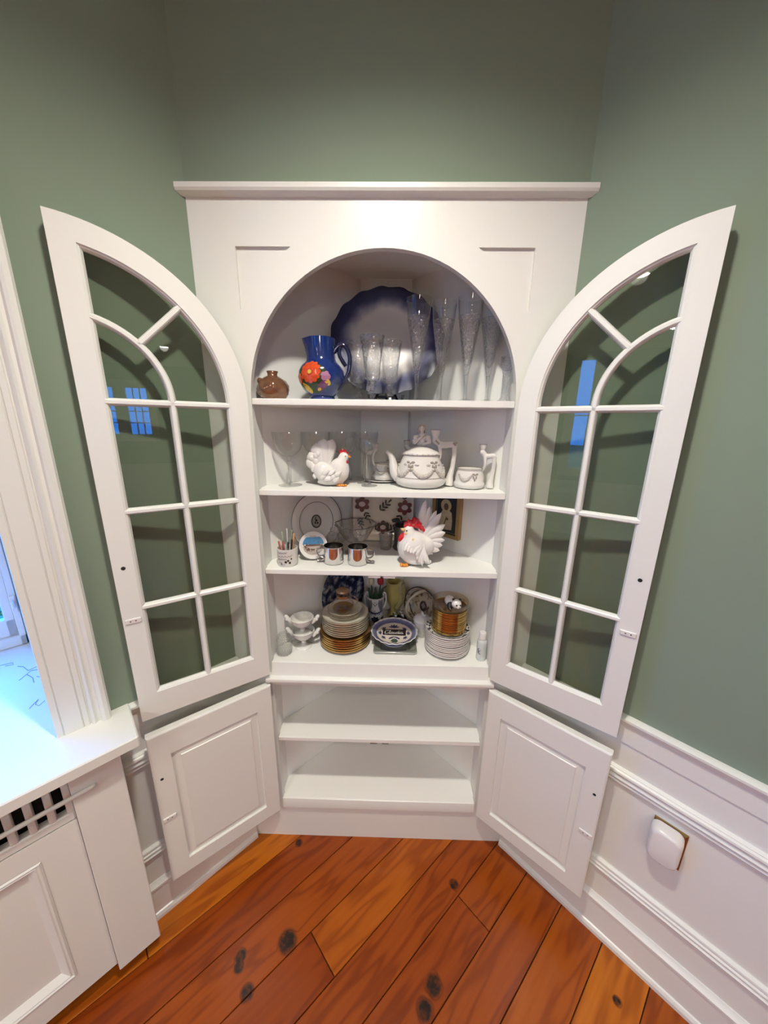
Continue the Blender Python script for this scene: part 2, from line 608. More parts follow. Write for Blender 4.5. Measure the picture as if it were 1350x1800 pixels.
fl = MB().add(*box_g(-0.12, L1 + 0.12, -0.12, L2 + 0.12, -0.06, -0.012), tf=Eq).build('floor', M['dark'])
tag(fl, kind='structure')
seams = [-0.10, 0.012, 0.128, 0.253, 0.378, 0.500, 0.612, 0.726, 0.840, 0.956, 1.072]
while seams[-1] < L2:
    seams.append(seams[-1] + 0.118)
rs = random.Random(4)
def plank(s0, s1, a, b):
    g = 0.0011
    sl = -0.072
    def q(e1, e2): return (e1, e2 + sl * (e1 - 0.5))
    v = []
    for z, i in ((-0.02, 0.0), (-0.0012, 0.0), (0.0, 0.0014)):
        for e1, e2 in ((a + g + i, s0 + g + i), (b - g - i, s0 + g + i), (b - g - i, s1 - g - i), (a + g + i, s1 - g - i)):
            p = q(e1, e2)
            v.append(E(p[0], p[1], z))
    f = [(8, 9, 10, 11)]
    for k in (0, 4):
        for i in range(4):
            j = (i + 1) % 4
            f.append((k + i, k + j, k + 4 + j, k + 4 + i))
    MB().add(v, f).build('plank', M['plank'], fl)
butts = {1: [1.012], 2: [1.9], 3: [2.4], 4: [0.643, 2.9], 5: [1.7], 6: [0.247, 2.2], 7: [1.5], 8: [2.6], 9: [1.1, 3.0]}
for k in range(len(seams) - 1):
    cuts = [-0.05] + (butts[k] if k in butts else [rs.uniform(0.6, 3.6)]) + [L1 + 0.05]
    if seams[k] > 2.6: cuts = [-0.05, L1 + 0.05]
    for a, b in zip(cuts, cuts[1:]):
        plank(seams[k], seams[k + 1], a, b)

tag(MB().add(*box_g(-0.12, L1 + 0.12, -0.12, L2 + 0.12, H, H + 0.05), tf=Eq).build('ceiling', M['ceil']), kind='structure')

# ---- walls
W0, W1 = C0 + 0.420, C0 + 1.52          # window opening along the left wall
WZ0, WZ1 = 0.775, 2.12
WT = 0.58                                # depth of the old thick wall
lw = MB()
for a, b, z0, z1 in ((C0, W0, 0, H), (W1, L1, 0, H), (W0, W1, 0, WZ0 - 0.03), (W0, W1, WZ1, H)):
    lw.add(*box_g(a - 0.05 if a == C0 else a, b, -0.06, 0.0, z0, z1), tf=Eq)
tag(lw.build('wall_left', M['sage']), kind='structure')
tag(MB().add(*box_g(-0.06, 0.0, C0 - 0.05, L2, 0, H), tf=Eq).build('wall_right', M['sage']), kind='structure')
tag(MB().add(*box_g(-0.4635, 0.4635, 0.0, 0.05, 2.007, H)).build('wall_back', M['sage']), kind='structure')
# rear walls, seen only as reflections in the door glass
RW = (0.66, 0.90, 0.92, 2.40)            # tall narrow window in the rear wall (e2 range, z range)
rw = MB()
for a, b, z0, z1 in ((0, RW[0], 0, H), (RW[1], L2, 0, H), (RW[0], RW[1], 0, RW[2]), (RW[0], RW[1], RW[3], H)):
    rw.add(*box_g(L1, L1 + 0.1, a, b, z0, z1), tf=Eq)
tag(rw.build('wall_rear', M['sage']), kind='structure')
FW = [(1.98, 2.36), (2.46, 2.84)]
ff = MB()
for a, b, z0, z1 in ((0, FW[0][0], 0, H), (FW[0][1], FW[1][0], 0, H), (FW[1][1], L1, 0, H), (FW[0][0], FW[0][1], 0, 1.25), (FW[0][0], FW[0][1], 2.1, H), (FW[1][0], FW[1][1], 0, 1.25), (FW[1][0], FW[1][1], 2.1, H)):
    ff.add(*box_g(a, b, L2, L2 + 0.1, z0, z1), tf=Eq)
tag(ff.build('wall_far', M['sage']), kind='structure')

def simple_window(name, P, u0, u1, z0, z1, nx, nz):
    """P(u, d, z): u along the wall, d out of the room"""
    r = MB()
    t = 0.04
    for a, b, c, d in ((u0, u0 + t, z0, z1), (u1 - t, u1, z0, z1), (u0, u1, z0, z0 + t), (u0, u1, z1 - t, z1)):
        r.add(*box_g(a, b, 0.02, 0.06, c, d), tf=lambda p: P(*p))
    o = r.build(name, M['white'])
    tag(o, kind='structure')
    c = MB()
    for a, b, z_0, z_1 in ((u0 - 0.08, u0, z0 - 0.08, z1 + 0.08), (u1, u1 + 0.08, z0 - 0.08, z1 + 0.08), (u0, u1, z0 - 0.08, z0), (u0, u1, z1, z1 + 0.08)):
        c.add(*box_g(a, b, -0.02, 0.0, z_0, z_1), tf=lambda p: P(*p))
    c.build('casing', M['white'], o)
    for i in range(1, nx):
        u = u0 + t + (u1 - u0 - 2 * t) * i / nx
        MB().add(*box_g(u - 0.008, u + 0.008, 0.03, 0.05, z0 + t, z1 - t), tf=lambda p: P(*p)).build('muntin', M['white'], o)
    for i in range(1, nz):
        z = z0 + t + (z1 - z0 - 2 * t) * i / nz
        MB().add(*box_g(u0 + t, u1 - t, 0.03, 0.05, z - 0.008, z + 0.008), tf=lambda p: P(*p)).build('muntin', M['white'], o)
    MB().add(*box_g(u0 + t, u1 - t, 0.038, 0.041, z0 + t, z1 - t), tf=lambda p: P(*p)).build('pane', M['pane'], o)
    return o
simple_window('window_2', lambda u, d, z: E(L1 + d, u, z), RW[0], RW[1], RW[2], RW[3], 1, 2)
for k, (a, b) in enumerate(FW):
    simple_window('window_%d' % (k + 3), lambda u, d, z: E(u, L2 + d, z), a, b, 1.25, 2.1, 3, 4)

# ---- wainscot: profile (stand-off, z) swept along each wall
WAIN = {
    'trim_cap': [(0, 0.745), (0.011, 0.747), (0.016, 0.757), (0.019, 0.763), (0.019, 0.769), (0.012, 0.772), (0.004, 0.773), (0, 0.773)],
    'trim_frieze': [(0, 0.612), (0.003, 0.612), (0.003, 0.690), (0.007, 0.692), (0.007, 0.746), (0, 0.746)],
    'trim_rail': [(0, 0.553), (0.003, 0.553), (0.006, 0.557), (0.006, 0.561), (0.010, 0.563), (0.012, 0.568), (0.010, 0.572), (0.010, 0.574), (0.014, 0.577), (0.016, 0.582), (0.013, 0.587), (0.012, 0.590), (0.015, 0.593), (0.018, 0.599), (0.017, 0.604), (0.012, 0.607), (0.012, 0.609), (0.004, 0.613), (0, 0.613)],
    'trim_panel': [(0, 0.272), (0.0015, 0.272), (0.0015, 0.554), (0, 0.554)],
    'trim_lower': [(0, 0.228), (0.004, 0.228), (0.007, 0.232), (0.007, 0.235), (0.013, 0.238), (0.014, 0.242), (0.010, 0.246), (0.010, 0.248), (0.013, 0.251), (0.013, 0.255), (0.009, 0.258), (0.009, 0.260), (0.011, 0.263), (0.010, 0.268), (0.004, 0.273), (0, 0.273)],
    'trim_band': [(0, 0.132), (0.004, 0.132), (0.004, 0.229), (0, 0.229)],
    'base': [(0, 0.0), (0.021, 0.0), (0.021, 0.012), (0.017, 0.020), (0.013, 0.022), (0.013, 0.112), (0.017, 0.117), (0.017, 0.124), (0.010, 0.130), (0.006, 0.137), (0, 0.137)],
}
k = 1
for side in ('left', 'right'):
    for key in ('trim_cap', 'trim_frieze', 'trim_rail', 'trim_panel', 'trim_lower', 'trim_band', 'base'):
        prof = WAIN[key]
        n = len(prof)
        v = []
        for a in ((C0 - 0.004, L2 - 0.02) if side == 'right' else (C0 - 0.004, C0 + 1.9)):
            for d, z in prof:
                v.append(E(d, a, z) if side == 'right' else E(a, d, z))
        f = [(i, (i + 1) % n, n + (i + 1) % n, n + i) for i in range(n)] + [tuple(range(n)), tuple(range(n, 2 * n))]
        nm = 'baseboard_' + side if key == 'base' else 'trim_%d' % k
        k += key != 'base'
        tag(MB().add(v, f).build(nm, M['white'], None, 25), kind='structure')

# the same wainscot on the two walls behind the camera
for key in ('trim_cap', 'trim_frieze', 'trim_rail', 'trim_panel', 'trim_lower', 'trim_band', 'base'):
    prof = WAIN[key]
    n = len(prof)
    f = [(i, (i + 1) % n, n + (i + 1) % n, n + i) for i in range(n)] + [tuple(range(n)), tuple(range(n, 2 * n))]
    for side, P in (('rear', lambda d, a, z: E(L1 - d, a, z)), ('far', lambda d, a, z: E(a, L2 - d, z))):
        v = [P(d, a, z) for a in ((0.06, L2 - 0.03) if side == 'rear' else (0.03, L1 - 0.03)) for d, z in prof]
        nm = 'baseboard_' + side if key == 'base' else 'trim_%d' % k
        k += key != 'base'
        tag(MB().add(v, f).build(nm, M['white'], None, 25), kind='structure')

# ---- window on the left with its deep white reveal
def WP(p):      # (along left wall from its corner, stand-off into the room, z)
    return E(C0 + p[0], p[1], p[2])
w0, w1 = 0.420, 1.52
sp = 0.062
win = MB()
win.add([WP((w0, 0, WZ0)), WP((w0 + sp, -WT, WZ0)), WP((w0 + sp, -WT, WZ1)), WP((w0, 0, WZ1)), WP((w0 - 0.03, -0.0, WZ0)), WP((w0 + sp - 0.03, -WT, WZ0)), WP((w0 + sp - 0.03, -WT, WZ1)), WP((w0 - 0.03, 0, WZ1))],
        [(0, 1, 2, 3), (4, 7, 6, 5), (0, 3, 7, 4), (1, 5, 6, 2), (0, 4, 5, 1), (3, 2, 6, 7)])
win.add([WP((w1, 0, WZ0)), WP((w1 - sp, -WT, WZ0)), WP((w1 - sp, -WT, WZ1)), WP((w1, 0, WZ1)), WP((w1 + 0.03, 0, WZ0)), WP((w1 + 0.03 - sp, -WT, WZ0)), WP((w1 + 0.03 - sp, -WT, WZ1)), WP((w1 + 0.03, 0, WZ1))],
        [(0, 3, 2, 1), (4, 5, 6, 7), (0, 4, 7, 3), (1, 2, 6, 5), (0, 1, 5, 4), (3, 7, 6, 2)])
win.add(*box_g(w0, w1, -WT, 0.0, WZ1, WZ1 + 0.03), tf=WP)
wo = win.build('window_1', M['white'])
tag(wo, kind='structure')
sill = MB().add(*box_g(0.2805, 1.64, -WT, 0.137, WZ0 - 0.030, WZ0, 0.003), tf=WP).build('sill', M['white'], wo)
ck = MB()  # thin dark blue-grey squiggles lying on the sill
for line in (((0.545, -0.440), (0.512, -0.432), (0.509, -0.418), (0.527, -0.424)), ((0.500, -0.398), (0.488, -0.385), (0.476, -0.350), (0.454, -0.360)), ((0.494, -0.312), (0.486, -0.322), (0.478, -0.333), (0.470, -0.345), (0.452, -0.335)), ((0.478, -0.329), (0.466, -0.300), (0.463, -0.271)), ((0.451, -0.291), (0.458, -0.300)), ((0.470, -0.150), (0.461, -0.166), (0.453, -0.178), (0.459, -0.160), (0.452, -0.147), (0.441, -0.160))):
    pts = [WP((a, d, WZ0 + 0.0004)) for a, d in line]
    ck.add(*tube_g(pts, 0.0006, 5))
ck.build('sill_squiggle', mat('blue_grey_squiggle', (0.10, 0.14, 0.17), 0.8), sill)
sa = MB()
a0, a1 = w0 + sp - 0.003, w1 - sp + 0.003
for x0, x1, z0, z1 in ((a0, a0 + 0.016, WZ0 + 0.001, WZ1), (a1 - 0.016, a1, WZ0 + 0.001, WZ1), (a0, a1, WZ0 + 0.001, WZ0 + 0.035), (a0, a1, WZ1 - 0.035, WZ1)):
    sa.add(*box_g(x0, x1, -WT - 0.01, -WT + 0.045, z0, z1, 0.002), tf=WP)
sa.build('window_frame', M['white'], wo)
sb = MB()
sx0, sx1 = a0 + 0.016, a1 - 0.016
for x0, x1, z0, z1 in ((sx0, sx0 + 0.024, WZ0 + 0.035, WZ1 - 0.035), (sx1 - 0.024, sx1, WZ0 + 0.035, WZ1 - 0.035), (sx0, sx1, WZ0 + 0.035, WZ0 + 0.095), (sx0, sx1, WZ1 - 0.08, WZ1 - 0.035), (sx0, sx1, 1.42, 1.46)):
    sb.add(*box_g(x0, x1, -WT + 0.003, -WT + 0.033, z0, z1, 0.003), tf=WP)
sb.build('sash', M['white'], wo)
for i in (1, 2):
    x = sx0 + (sx1 - sx0) * i / 3
    MB().add(*box_g(x - 0.008, x + 0.008, -WT + 0.01, -WT + 0.03, WZ0 + 0.09, WZ1 - 0.07), tf=WP).build('muntin', M['white'], wo)
MB().add(*box_g(sx0 + 0.02, sx1 - 0.02, -WT + 0.016, -WT + 0.020, WZ0 + 0.09, WZ1 - 0.075), tf=WP).build('pane', M['pane'], wo)
lk = MB()
lk.add(*box_g(a0 + 0.002, a0 + 0.016, -WT + 0.045, -WT + 0.052, 0.895, 0.955, 0.002), tf=WP)
lk.add(*box_g(a0 + 0.005, a0 + 0.013, -WT + 0.052, -WT + 0.070, 0.915, 0.940, 0.003), tf=WP)
lk.build('sash_lock', M['plastic'], wo)
cas = [(0.318, 0.0), (0.318, 0.022), (0.322, 0.028), (0.330, 0.031), (0.336, 0.028), (0.340, 0.019), (0.345, 0.019), (0.350, 0.024), (0.355, 0.020), (0.357, 0.015), (0.359, 0.015), (0.361, 0.019), (0.369, 0.019), (0.371, 0.015), (0.373, 0.018), (0.405, 0.018), (0.407, 0.013), (0.409, 0.016), (0.420, 0.016), (0.420, 0.0)]
n = len(cas)
for flip in (False, True):
    v = []
    for z in (WZ0, WZ1 + 0.1):
        for a, d in cas:
            v.append(WP(((w0 + w1 - a) if flip else a, d, z)))
    f = [(i, (i + 1) % n, n + (i + 1) % n, n + i) for i in range(n)] + [tuple(range(n)), tuple(range(n, 2 * n))]
    MB().add(v, f).build('casing', M['white'], wo, 30)
MB().add(*box_g(w0, w1, 0.0, 0.018, WZ1, WZ1 + 0.1, 0.003), tf=WP).build('casing', M['white'], wo)

# outdoors beyond the window
M['grass'] = mat('lawn', (0.05, 0.13, 0.03), 0.9, noise=0.4, nscale=3)
M['leaf'] = mat('hedge_leaf', (0.05, 0.16, 0.03), 0.6, noise=0.5, nscale=12)
g = MB()
for b in (box_g(-30, 40, -30, -0.75, -0.3, -0.25), box_g(-30, 40, L2 + 0.4, 40, -0.3, -0.25), box_g(L1 + 0.4, 40, -0.75, L2 + 0.4, -0.3, -0.25)):
    g.add(*b, tf=Eq)
tag(g.build('lawn', M['grass']), 'green lawn outside the windows', 'lawn', kind='stuff')
hd = MB()
rr = random.Random(7)
for i in range(2600):
    a = rr.uniform(0.2, 3.2); d = -2.2 - rr.random() * 0.7; z = -0.20 + rr.random() * 1.5
    c = WP((a, d, z)); s = rr.uniform(0.03, 0.06)
    e = Euler((rr.uniform(-1, 1), rr.uniform(-1, 1), rr.uniform(0, 6.28))).to_matrix()
    hd.add([c + e @ Vector(q) * s for q in ((-1, 0, 0), (0, -0.45, 0.1), (1, 0, 0), (0, 0.45, 0.1))], [(0, 1, 2, 3)])
tag(hd.build('hedge', M['leaf'], fix=False), 'leafy green hedge growing outside the window', 'hedge', kind='stuff')

# sky portals: tell the renderer where daylight enters (they give off no light of their own)
def portal(c, ex, ey, nrm):
    ld = bpy.data.lights.new('sky_portal', 'AREA')
    ld.shape = 'RECTANGLE'; ld.size = ex[1]; ld.size_y = ey[1]
    ld.cycles.is_portal = True
    o = bpy.data.objects.new('sky_portal', ld)
    COL.objects.link(o)
    X = Vector(ex[0]).normalized(); Z = -Vector(nrm).normalized(); Y = Z.cross(X)
    o.matrix_world = Matrix(((X.x, Y.x, Z.x, c[0]), (X.y, Y.y, Z.y, c[1]), (X.z, Y.z, Z.z, c[2]), (0, 0, 0, 1)))
d1 = E(1, 0, 0) - E(0, 0, 0)
d2 = E(0, 1, 0) - E(0, 0, 0)
portal(WP(((w0 + w1) / 2, -WT - 0.02, (WZ0 + WZ1) / 2)), (d1, w1 - w0 - 0.1), ((0, 0, 1), WZ1 - WZ0), d2)
portal(E(L1 + 0.09, (RW[0] + RW[1]) / 2, (RW[2] + RW[3]) / 2), (d2, RW[1] - RW[0]), ((0, 0, 1), RW[3] - RW[2]), -d1)
for a, b in FW:
    portal(E((a + b) / 2, L2 + 0.09, 1.675), (d1, b - a), ((0, 0, 1), 0.85), -d2)

# ================================================================ CORNER CABINET
cab = thing('corner_cabinet', 'white built-in corner cabinet with arched shelf opening and four open doors', 'cabinet')
BX, ZS, RA = 0.3467, 1.561, 0.3467
def arc(cx, cz, r, a0, a1, n):
    return [(cx + r * math.cos(a0 + (a1 - a0) * i / n), cz + r * math.sin(a0 + (a1 - a0) * i / n)) for i in range(n + 1)]
open_top = [(-BX, 0.70), (BX, 0.70)] + arc(0, ZS, RA, 0, PI, 48)
open_low = [(-BX, 0.150), (BX, 0.150), (BX, 0.672), (-BX, 0.672)]
def spandrel(s):
    R = 0.414
    aa = math.acos(0.3565 / R); ab = math.asin((1.9095 - ZS) / R)
    pts = [(0.3565, 1.9095)] + arc(0, ZS, R, ab, aa, 10)
    return [(s * x, z) for x, z in pts]
MB().add(*prism_g([(-0.4635, 0), (0.4635, 0), (0.4635, 2.0065), (-0.4635, 2.0065)], 0.0, 0.018, [open_top, open_low, spandrel(-1), spandrel(1)])).build('face_frame', M['white'], cab)
for s in (-1, 1):
    sp_ = spandrel(s)
    big = [(x + (0.004 if x > sum(q[0] for q in sp_) / len(sp_) else -0.004), z + (0.004 if z > 1.86 else -0.004)) for x, z in sp_]
    MB().add(*prism_g(big, 0.0065, 0.017)).build('spandrel_panel', M['white'], cab)
crown = [(0.0, 2.0065), (-0.007, 2.0065), (-0.010, 2.009), (-0.016, 2.012), (-0.019, 2.017), (-0.019, 2.0255), (-0.017, 2.028), (0.0, 2.028)]
MB().add(*sweep_x(crown, -0.478, 0.478)).build('crown_moulding', M['white'], cab, 30)
# carcass
XI, YI, XB, YB = 0.350, 0.075, 0.085, 0.340
def vslab(x0, y0, x1, y1, z0, z1, t=0.012):
    d = Vector((x1 - x0, y1 - y0, 0)); n = Vector((-d.y, d.x, 0)).normalized() * t
    p = [Vector((x0, y0, 0)), Vector((x1, y1, 0)), Vector((x1, y1, 0)) + n, Vector((x0, y0, 0)) + n]
    v = [(q.x, q.y, z) for z in (z0, z1) for q in p]
    return v, [(0, 1, 2, 3), (7, 6, 5, 4), (0, 4, 5, 1), (1, 5, 6, 2), (2, 6, 7, 3), (3, 7, 4, 0)]
for s in (-1, 1):
    a, b = ((XI, 0.0178), (XI, YI)) if s > 0 else ((-XI, YI), (-XI, 0.0178))
    q = lambda a, b: vslab(a[0], a[1], b[0], b[1], 0.0, 1.975)
    MB().add(*q(b, a)).build('side_panel', M['white_in'], cab)
    a, b = ((XI, YI), (XB, YB)) if s > 0 else ((-XB, YB), (-XI, YI))
    MB().add(*q(b, a)).build('angled_panel', M['white_in'], cab)
MB().add(*vslab(XB, YB, -XB, YB, 0.0, 1.975)[0:2]).build('back_panel', M['white_in'], cab)
def shelf_poly(y0):
    e = 0.0008
    return [(-XI + e, y0), (XI - e, y0), (XI - e, YI), (XB, YB - e), (-XB, YB - e), (-XI + e, YI)]
def shelf(name, z, th, y0=0.0, xf=0.3455):
    poly = shelf_poly(0.0182)
    front = [(-xf, y0), (xf, y0), (xf, 0.0185), (XI - 0.001, 0.0185)] + poly[2:] + [(-XI + 0.001, 0.0185), (-xf, 0.0185)]
    v, f = prism_g(front, z - th, z)
    bm = bmesh.new()
    vs = [bm.verts.new((p[0], p[2], p[1])) for p in v]
    for q in f: bm.faces.new([vs[i] for i in q])
    bmesh.ops.recalc_face_normals(bm, faces=bm.faces)
    ed = [e for e in bm.edges if all(abs(w.co.y - y0) < 1e-5 for w in e.verts) and abs(e.verts[0].co.x - e.verts[1].co.x) > 0.1]
    bmesh.ops.bevel(bm, geom=ed, offset=0.002, segments=2, profile=0.5, affect='EDGES')
    return MB().add(*take(bm)).build(name, M['white_in'], cab)
Z1, Z2, Z3, Z4 = 1.5645, 1.319, 1.0775, 0.759
shelf('shelf', Z1, 0.0165, 0.001)
shelf('shelf', Z2, 0.0165, 0.001)
shelf('shelf', Z3, 0.0158, 0.001)
shelf('counter', Z4, 0.020, 0.0)
shelf('shelf', 0.453, 0.0150, 0.002)
shelf('bottom_shelf', 0.185, 0.030, 0.0)
shelf('top_panel', 1.975, 0.012, 0.0184)
nose = [(0.018, 0.7585), (0.000, 0.7588), (-0.0035, 0.757), (-0.012, 0.722), (-0.014, 0.7165), (-0.021, 0.715), (-0.026, 0.711), (-0.0275, 0.705), (-0.026, 0.699), (-0.020, 0.694), (-0.006, 0.692), (-0.004, 0.688), (-0.004, 0.673), (0.018, 0.673)]
MB().add(*sweep_x(nose, -0.3462, 0.3462)).build('counter_rail', M['white'], cab, 35)
nose2 = [(0.0, 0.7155), (-0.014, 0.7165), (-0.021, 0.715), (-0.026, 0.711), (-0.0275, 0.705), (-0.026, 0.699), (-0.020, 0.694), (0.0, 0.692)]
for s in (-1, 1):
    MB().add(*sweep_x(nose2, *sorted((s * 0.3462, s * 0.362)))).build('rail_end', M['white'], cab, 35)
lip = [(0.016, 0.1845), (0.0, 0.1845), (-0.003, 0.183), (-0.010, 0.152), (-0.009, 0.149), (0.016, 0.149)]
MB().add(*sweep_x(lip, -0.3462, 0.3462)).build('bottom_lip', M['white'], cab, 35)
for x in (-0.030, 0.010):
    pl = MB().add(*box_g(x, x + 0.024, 0.004, 0.016, 0.4318, 0.4378, 0.001)).build('catch', M['pewter'], cab)
for x in (-0.037, 0.008):
    pl = MB().add(*box_g(x, x + 0.036, 0.004, 0.020, 1.0535, 1.0615, 0.001)).build('catch', M['plastic'], cab)

# ---- doors; door frame: (u from hinge, depth behind the visible face, z)
def door_tf(s, ang):
    c, sn = math.cos(ang), math.sin(ang)
    def tf(p):
        u, d, z = p
        return Vector((s * (BX + u * c + d * sn), -0.025 - u * sn + d * c, z))
    return tf
W = 0.3335
def catch_plate(tf, d, u, z):
    mb = MB().add(*box_g(u - 0.0165, u + 0.0165, -0.0035, 0.0005, z - 0.0062, z + 0.0062, 0.0014), tf=tf)
    for du in (-0.005, 0.006):
        kv, kf = lathe_g([(0.0018, 0.0), (0.0014, 0.0006), (0.0, 0.0006)], 10)
        mb.add(kv, kf, 1, tf=lambda p, du=du: tf((u + du + p[0], -0.0037 - p[2] * 0.4, z + p[1])))
    mb.build('catch_plate', [M['plastic'], M['pewter']], d)
def glazed_door(s, ang):
    tf = door_tf(s, ang)
    zb, zc = 0.729, 1.545
    outer = [(0, zb), (W, zb), (W, zc + W)] + arc(W, zc, W, PI / 2, PI, 30)[1:]
    Ri = 0.2905
    ui, uo, zi = 0.043, 0.2915, 0.803
    a_top = math.acos((uo - W) / Ri); a_bot = math.acos((ui - W) / Ri) if abs((ui - W) / Ri) <= 1 else PI
    inner = [(ui, zi), (uo, zi)] + arc(W, zc, Ri, a_top, PI, 26)
    inner[-1] = (ui, zc)
    d = MB().add(*prism_g(outer, 0.0, 0.020, [inner]), tf=tf).build('arched_door', M['white'], cab)
    # glazing bead round the inside of the opening
    def inset(poly, k):
        n = len(poly); out = []
        for i in range(n):
            p0, p1, p2 = (Vector(poly[(i + j - 1) % n]) for j in range(3))
            e1 = (p1 - p0).normalized(); e2 = (p2 - p1).normalized()
            n1 = Vector((-e1.y, e1.x)); n2 = Vector((-e2.y, e2.x))
            b = (n1 + n2); b = b / max(0.3, (1 + n1.dot(n2)))
            out.append(tuple(p1 + b * k))
        return out
    in0, in1, in2 = inset(inner, -0.0005), inset(inner, 0.004), inset(inner, 0.0075)
    n = len(inner)
    v = [(u, 0.0015, z) for u, z in in0] + [(u, 0.004, z) for u, z in in1] + [(u, 0.0105, z) for u, z in in2] + [(u, 0.0145, z) for u, z in in2] + [(u, 0.0145, z) for u, z in in0]
    f = []
    for k in range(5):
        kk = (k + 1) % 5
        for i in range(n):
            j = (i + 1) % n
            f.append((k * n + i, k * n + j, kk * n + j, kk * n + i))
    MB().add(v, f, tf=tf).build('glazing_bead', M['white'], d)
    def bar(path, closed=False):
        """muntin: tapered bar along (u, z) path"""
        P = [Vector(p) for p in path]
        v, f = [], []
        m = len(P)
        for i in range(m):
            t = (P[min(i + 1, m - 1)] - P[max(i - 1, 0)]).normalized()
            nn = Vector((-t.y, t.x))
            for w, dd in ((-0.0085, 0.0125), (-0.0055, 0.004), (-0.0032, 0.0015), (0.0032, 0.0015), (0.0055, 0.004), (0.0085, 0.0125), (0.006, 0.0165), (-0.006, 0.0165)):
                q = P[i] + nn * w
                v.append((q.x, dd, q.y))
        for i in range(m - 1):
            for k in range(8):
                kk = (k + 1) % 8
                f.append((i * 8 + k, i * 8 + kk, (i + 1) * 8 + kk, (i + 1) * 8 + k))
        f += [tuple(range(8)), tuple(range((m - 1) * 8, m * 8))]
        MB().add(v, f, tf=tf).build('muntin', M['white'], d)
    um = 0.1668
    rows = [1.051, 1.296, 1.541]
    for z in rows:
        bar([(ui, z), (uo, z)])
    bar([(um, zi), (um, zc)])
    r2 = W - um
    a_in = math.acos((uo - W) / r2)
    bar(arc(W, zc, r2, PI, a_in, 16))
    c45 = math.cos(3 * PI / 4); s45 = math.sin(3 * PI / 4)
    bar([(W + r2 * c45, zc + r2 * s45), (W + Ri * c45, zc + Ri * s45)])
    # panes, one per light
    def pane(poly):
        MB().add(*prism_g(poly, 0.0108, 0.0132), tf=tf).build('pane', M['pane'], d)
    zz = [zi] + rows
    for z0, z1 in zip(zz, zz[1:]):
        for u0, u1 in ((ui, um), (um, uo)):
            pane([(u0, z0), (u1, z0), (u1, z1), (u0, z1)])
    e = 0.0005
    pane([(um, zc), (uo, zc)] + arc(W, zc, r2, a_in, PI, 12)[:-1])
    pane([(ui, zc)] + [(um, zc)] + arc(W, zc, r2, PI, 3 * PI / 4, 8)[1:] + arc(W, zc, Ri, 3 * PI / 4, PI, 10)[:-1])
    pane(arc(W, zc, r2, 3 * PI / 4, a_in, 8) + arc(W, zc, Ri, a_top, 3 * PI / 4, 10))
    kv, kf = lathe_g([(0.0046, 0.0), (0.0036, 0.0008), (0.0, 0.0008)], 14)
    fx = lambda u, z: (lambda p: tf((u + p[0], -0.0009 + p[2] * 0.5, z + p[1])))
    MB().add(kv, kf, tf=fx(0.313, 1.163)).build('knob_hole', M['dark'], d)
    catch_plate(tf, d, 0.312, 1.024)
    return d
glazed_door(-1, 0.600)
glazed_door(1, 0.631)
def low_door(s, ang):
    tf = door_tf(s, ang)
    z0, z1 = 0.158, 0.690
    mb = MB()
    mb.add(*prism_g([(0, z0), (W, z0), (W, z1), (0, z1)], 0.0045, 0.020, [[(0.0475, 0.212), (0.2845, 0.212), (0.2845, 0.612), (0.0475, 0.612)]]), tf=tf)
    # rounded front edge
    def ring(i, d): return [(i, d, z0 + i), (W - i, d, z0 + i), (W - i, d, z1 - i), (i, d, z1 - i)]
    hole = [(0.0475, 0.0, 0.212), (0.2845, 0.0, 0.212), (0.2845, 0.0, 0.612), (0.0475, 0.0, 0.612)]
    v = ring(0.0, 0.0045) + ring(0.0012, 0.0018) + ring(0.0045, 0.0) + hole + [(p[0], 0.0045, p[2]) for p in hole]
    f = []
    for k in range(4):
        for i in range(4):
            j = (i + 1) % 4
            f.append((k * 4 + i, k * 4 + j, k * 4 + 4 + j, k * 4 + 4 + i))
    mb.add(v, f, tf=tf)
    d = mb.build('lower_door', M['white'], cab)
    def rect(i, dd): return [(0.0475 + i, dd, 0.212 + i), (0.2845 - i, dd, 0.212 + i), (0.2845 - i, dd, 0.612 - i), (0.0475 + i, dd, 0.612 - i)]
    v = rect(-0.002, 0.0075) + rect(0.0035, 0.0075) + rect(0.022, 0.0045) + rect(0.0235, 0.0025)
    f = [(12, 13, 14, 15)]
    for k in range(3):
        for i in range(4):
            j = (i + 1) % 4
            f.append((k * 4 + i, k * 4 + j, k * 4 + 4 + j, k * 4 + 4 + i))
    MB().add(v, f, tf=tf).build('raised_panel', M['white'], d)
    kv, kf = lathe_g([(0.0040, 0.0), (0.0032, 0.0008), (0.0, 0.0008)], 14)
    MB().add(kv, kf, tf=lambda p: tf((0.314 + p[0], -0.0009 + p[2] * 0.5, 0.543 + p[1]))).build('knob_hole', M['dark'], d)
    catch_plate(tf, d, 0.312, 0.4005)
low_door(-1, 0.6675)
low_door(1, 0.694)

# ================================================================ RADIATOR COVER
rc = thing('radiator_cover', 'white wooden radiator cover with slotted grille beneath the window sill', 'radiator cover', tuple(WP((0.6, 0.08, 0.0))))
rc_off = Vector(WP((0.6, 0.08, 0.0)))
def WL(p): return WP(p) - rc_off
MB().add(*box_g(0.3195, 0.4150, 0.072, 0.097, 0.052, 0.744, 0.002), tf=WL).build('post', M['white'], rc)
MB().add(*box_g(0.3215, 0.335, 0.0215, 0.072, 0.052, 0.744), tf=WL).build('side_return', M['white'], rc)
pz0, pz1 = 0.060, 0.592
pn = MB()
m0, m1, mz0, mz1 = 0.488, 1.35, 0.135, 0.535
pn.add(*prism_g([(0.4175, pz0), (1.62, pz0), (1.62, pz1), (0.4175, pz1)], -0.081, -0.062, [[(m0, mz0), (m1, mz0), (m1, mz1), (m0, mz1)]]), tf=lambda p: WL((p[0], -p[1], p[2])))
pa = pn.build('front_panel', M['white'], rc)
v = []
